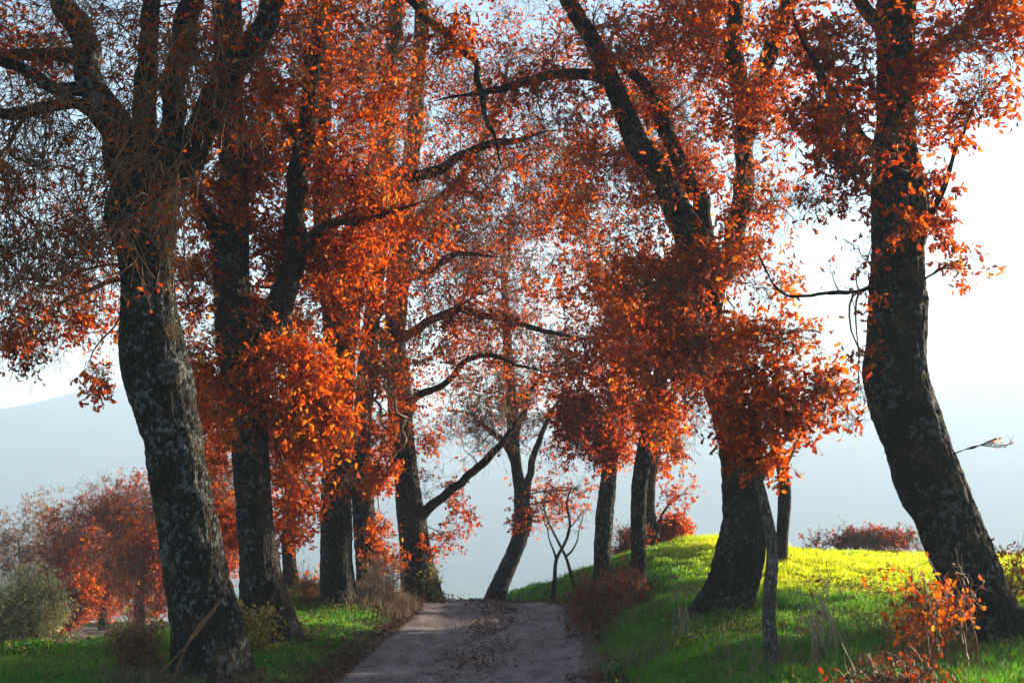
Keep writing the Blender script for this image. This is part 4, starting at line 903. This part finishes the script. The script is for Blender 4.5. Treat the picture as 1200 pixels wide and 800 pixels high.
# dry grass tufts
dg = Acc(); n = 3400; tx = rng.normal(-2.05, .42, n); ty = rng.normal(19.7, .55, n)
_g = gr; k = np.abs(tx - road_c(ty)) > 1.25; grass_patch(dg, tx[k], ty[k], .24, .008, rng.uniform(0, 1, k.sum()), .7)
n = 2200; tx = rng.normal(-3.2, .35, n); ty = rng.normal(12.3, .2, n); grass_patch(dg, tx, ty, .16, .008, rng.uniform(0, 1, n), .6)
n = 5000; tx = rng.uniform(.9, 6, n); ty = rng.uniform(10, 17, n); k = vnoise(tx * .9, ty * .9, 3, 121) > .1; grass_patch(dg, tx[k], ty[k], .26, .008, rng.uniform(0, 1, k.sum()), .6)
setp(dg.build('dry_grass', M_dry), kind='stuff')

# ================================================================== SKY, SUN, HAZE, CAMERA
SUN_EL, SUN_AZ = 11.3, 57.0
w = bpy.data.worlds.new('World'); sc.world = w; w.use_nodes = True
nt = w.node_tree; bg = nt.nodes['Background']
sky = nt.nodes.new('ShaderNodeTexSky'); sky.sky_type = 'NISHITA'; sky.sun_disc = False
sky.sun_elevation = R(SUN_EL); sky.sun_rotation = R(SUN_AZ); sky.air_density = 1.0; sky.dust_density = .35; sky.ozone_density = 1.5
nt.links.new(sky.outputs[0], bg.inputs[0]); bg.inputs[1].default_value = .056
sd = bpy.data.lights.new('sun', 'SUN'); sd.energy = 5.0; sd.angle = R(.55); sd.color = (1.0, .82, .58)
so = bpy.data.objects.new('sun', sd); col.objects.link(so)
sv = Vector((math.sin(R(SUN_AZ)) * math.cos(R(SUN_EL)), math.cos(R(SUN_AZ)) * math.cos(R(SUN_EL)), math.sin(R(SUN_EL))))
so.rotation_euler = sv.to_track_quat('Z', 'Y').to_euler(); so.location = (20, 10, 25)

hm = bpy.data.materials.new('valley haze'); hm.use_nodes = True; nt = hm.node_tree; nt.nodes.clear()
ho = nt.nodes.new('ShaderNodeOutputMaterial'); pv = nt.nodes.new('ShaderNodeVolumePrincipled')
pv.inputs['Color'].default_value = (.60, .78, 1.0, 1); pv.inputs['Density'].default_value = .0009; pv.inputs['Anisotropy'].default_value = .2
nt.links.new(pv.outputs[0], ho.inputs['Volume'])
hx0, hx1, hy0, hy1, hz0, hz1 = -2050, 2050, -580, 2080, -90, 141
hv = np.array([(x, y, z) for x in (hx0, hx1) for y in (hy0, hy1) for z in (hz0, hz1)], float)
hf = np.array([(0, 1, 3, 2), (4, 6, 7, 5), (0, 4, 5, 1), (2, 3, 7, 6), (0, 2, 6, 4), (1, 5, 7, 3)])
setp(mesh_obj('haze', hv, hf, hm, smooth=False), kind='stuff')

cd = bpy.data.cameras.new('camera'); co = bpy.data.objects.new('camera', cd); col.objects.link(co); sc.camera = co
co.location = (0, 0, CAMZ); co.rotation_euler = (R(90) + PITCH, 0, 0)
cd.sensor_width = 36; cd.lens = 45; cd.clip_end = 8000; cd.clip_start = .1
cd.dof.use_dof = True; cd.dof.focus_distance = 14.5; cd.dof.aperture_fstop = 3.2

sc.view_settings.view_transform = 'Standard'; sc.view_settings.look = 'None'; sc.view_settings.gamma = 1
sc.view_settings.exposure = 2.27; sc.view_settings.use_curve_mapping = False
c = sc.cycles
c.max_bounces = 6; c.diffuse_bounces = 3; c.glossy_bounces = 2; c.transmission_bounces = 4; c.volume_bounces = 3; c.transparent_max_bounces = 8
c.use_denoising = True; c.sample_clamp_indirect = 6; c.caustics_reflective = False; c.caustics_refractive = False
try: c.denoiser = 'OPENIMAGEDENOISE'
except Exception: pass
print('faces', sum(len(o.data.polygons) for o in sc.objects if o.type == 'MESH'))
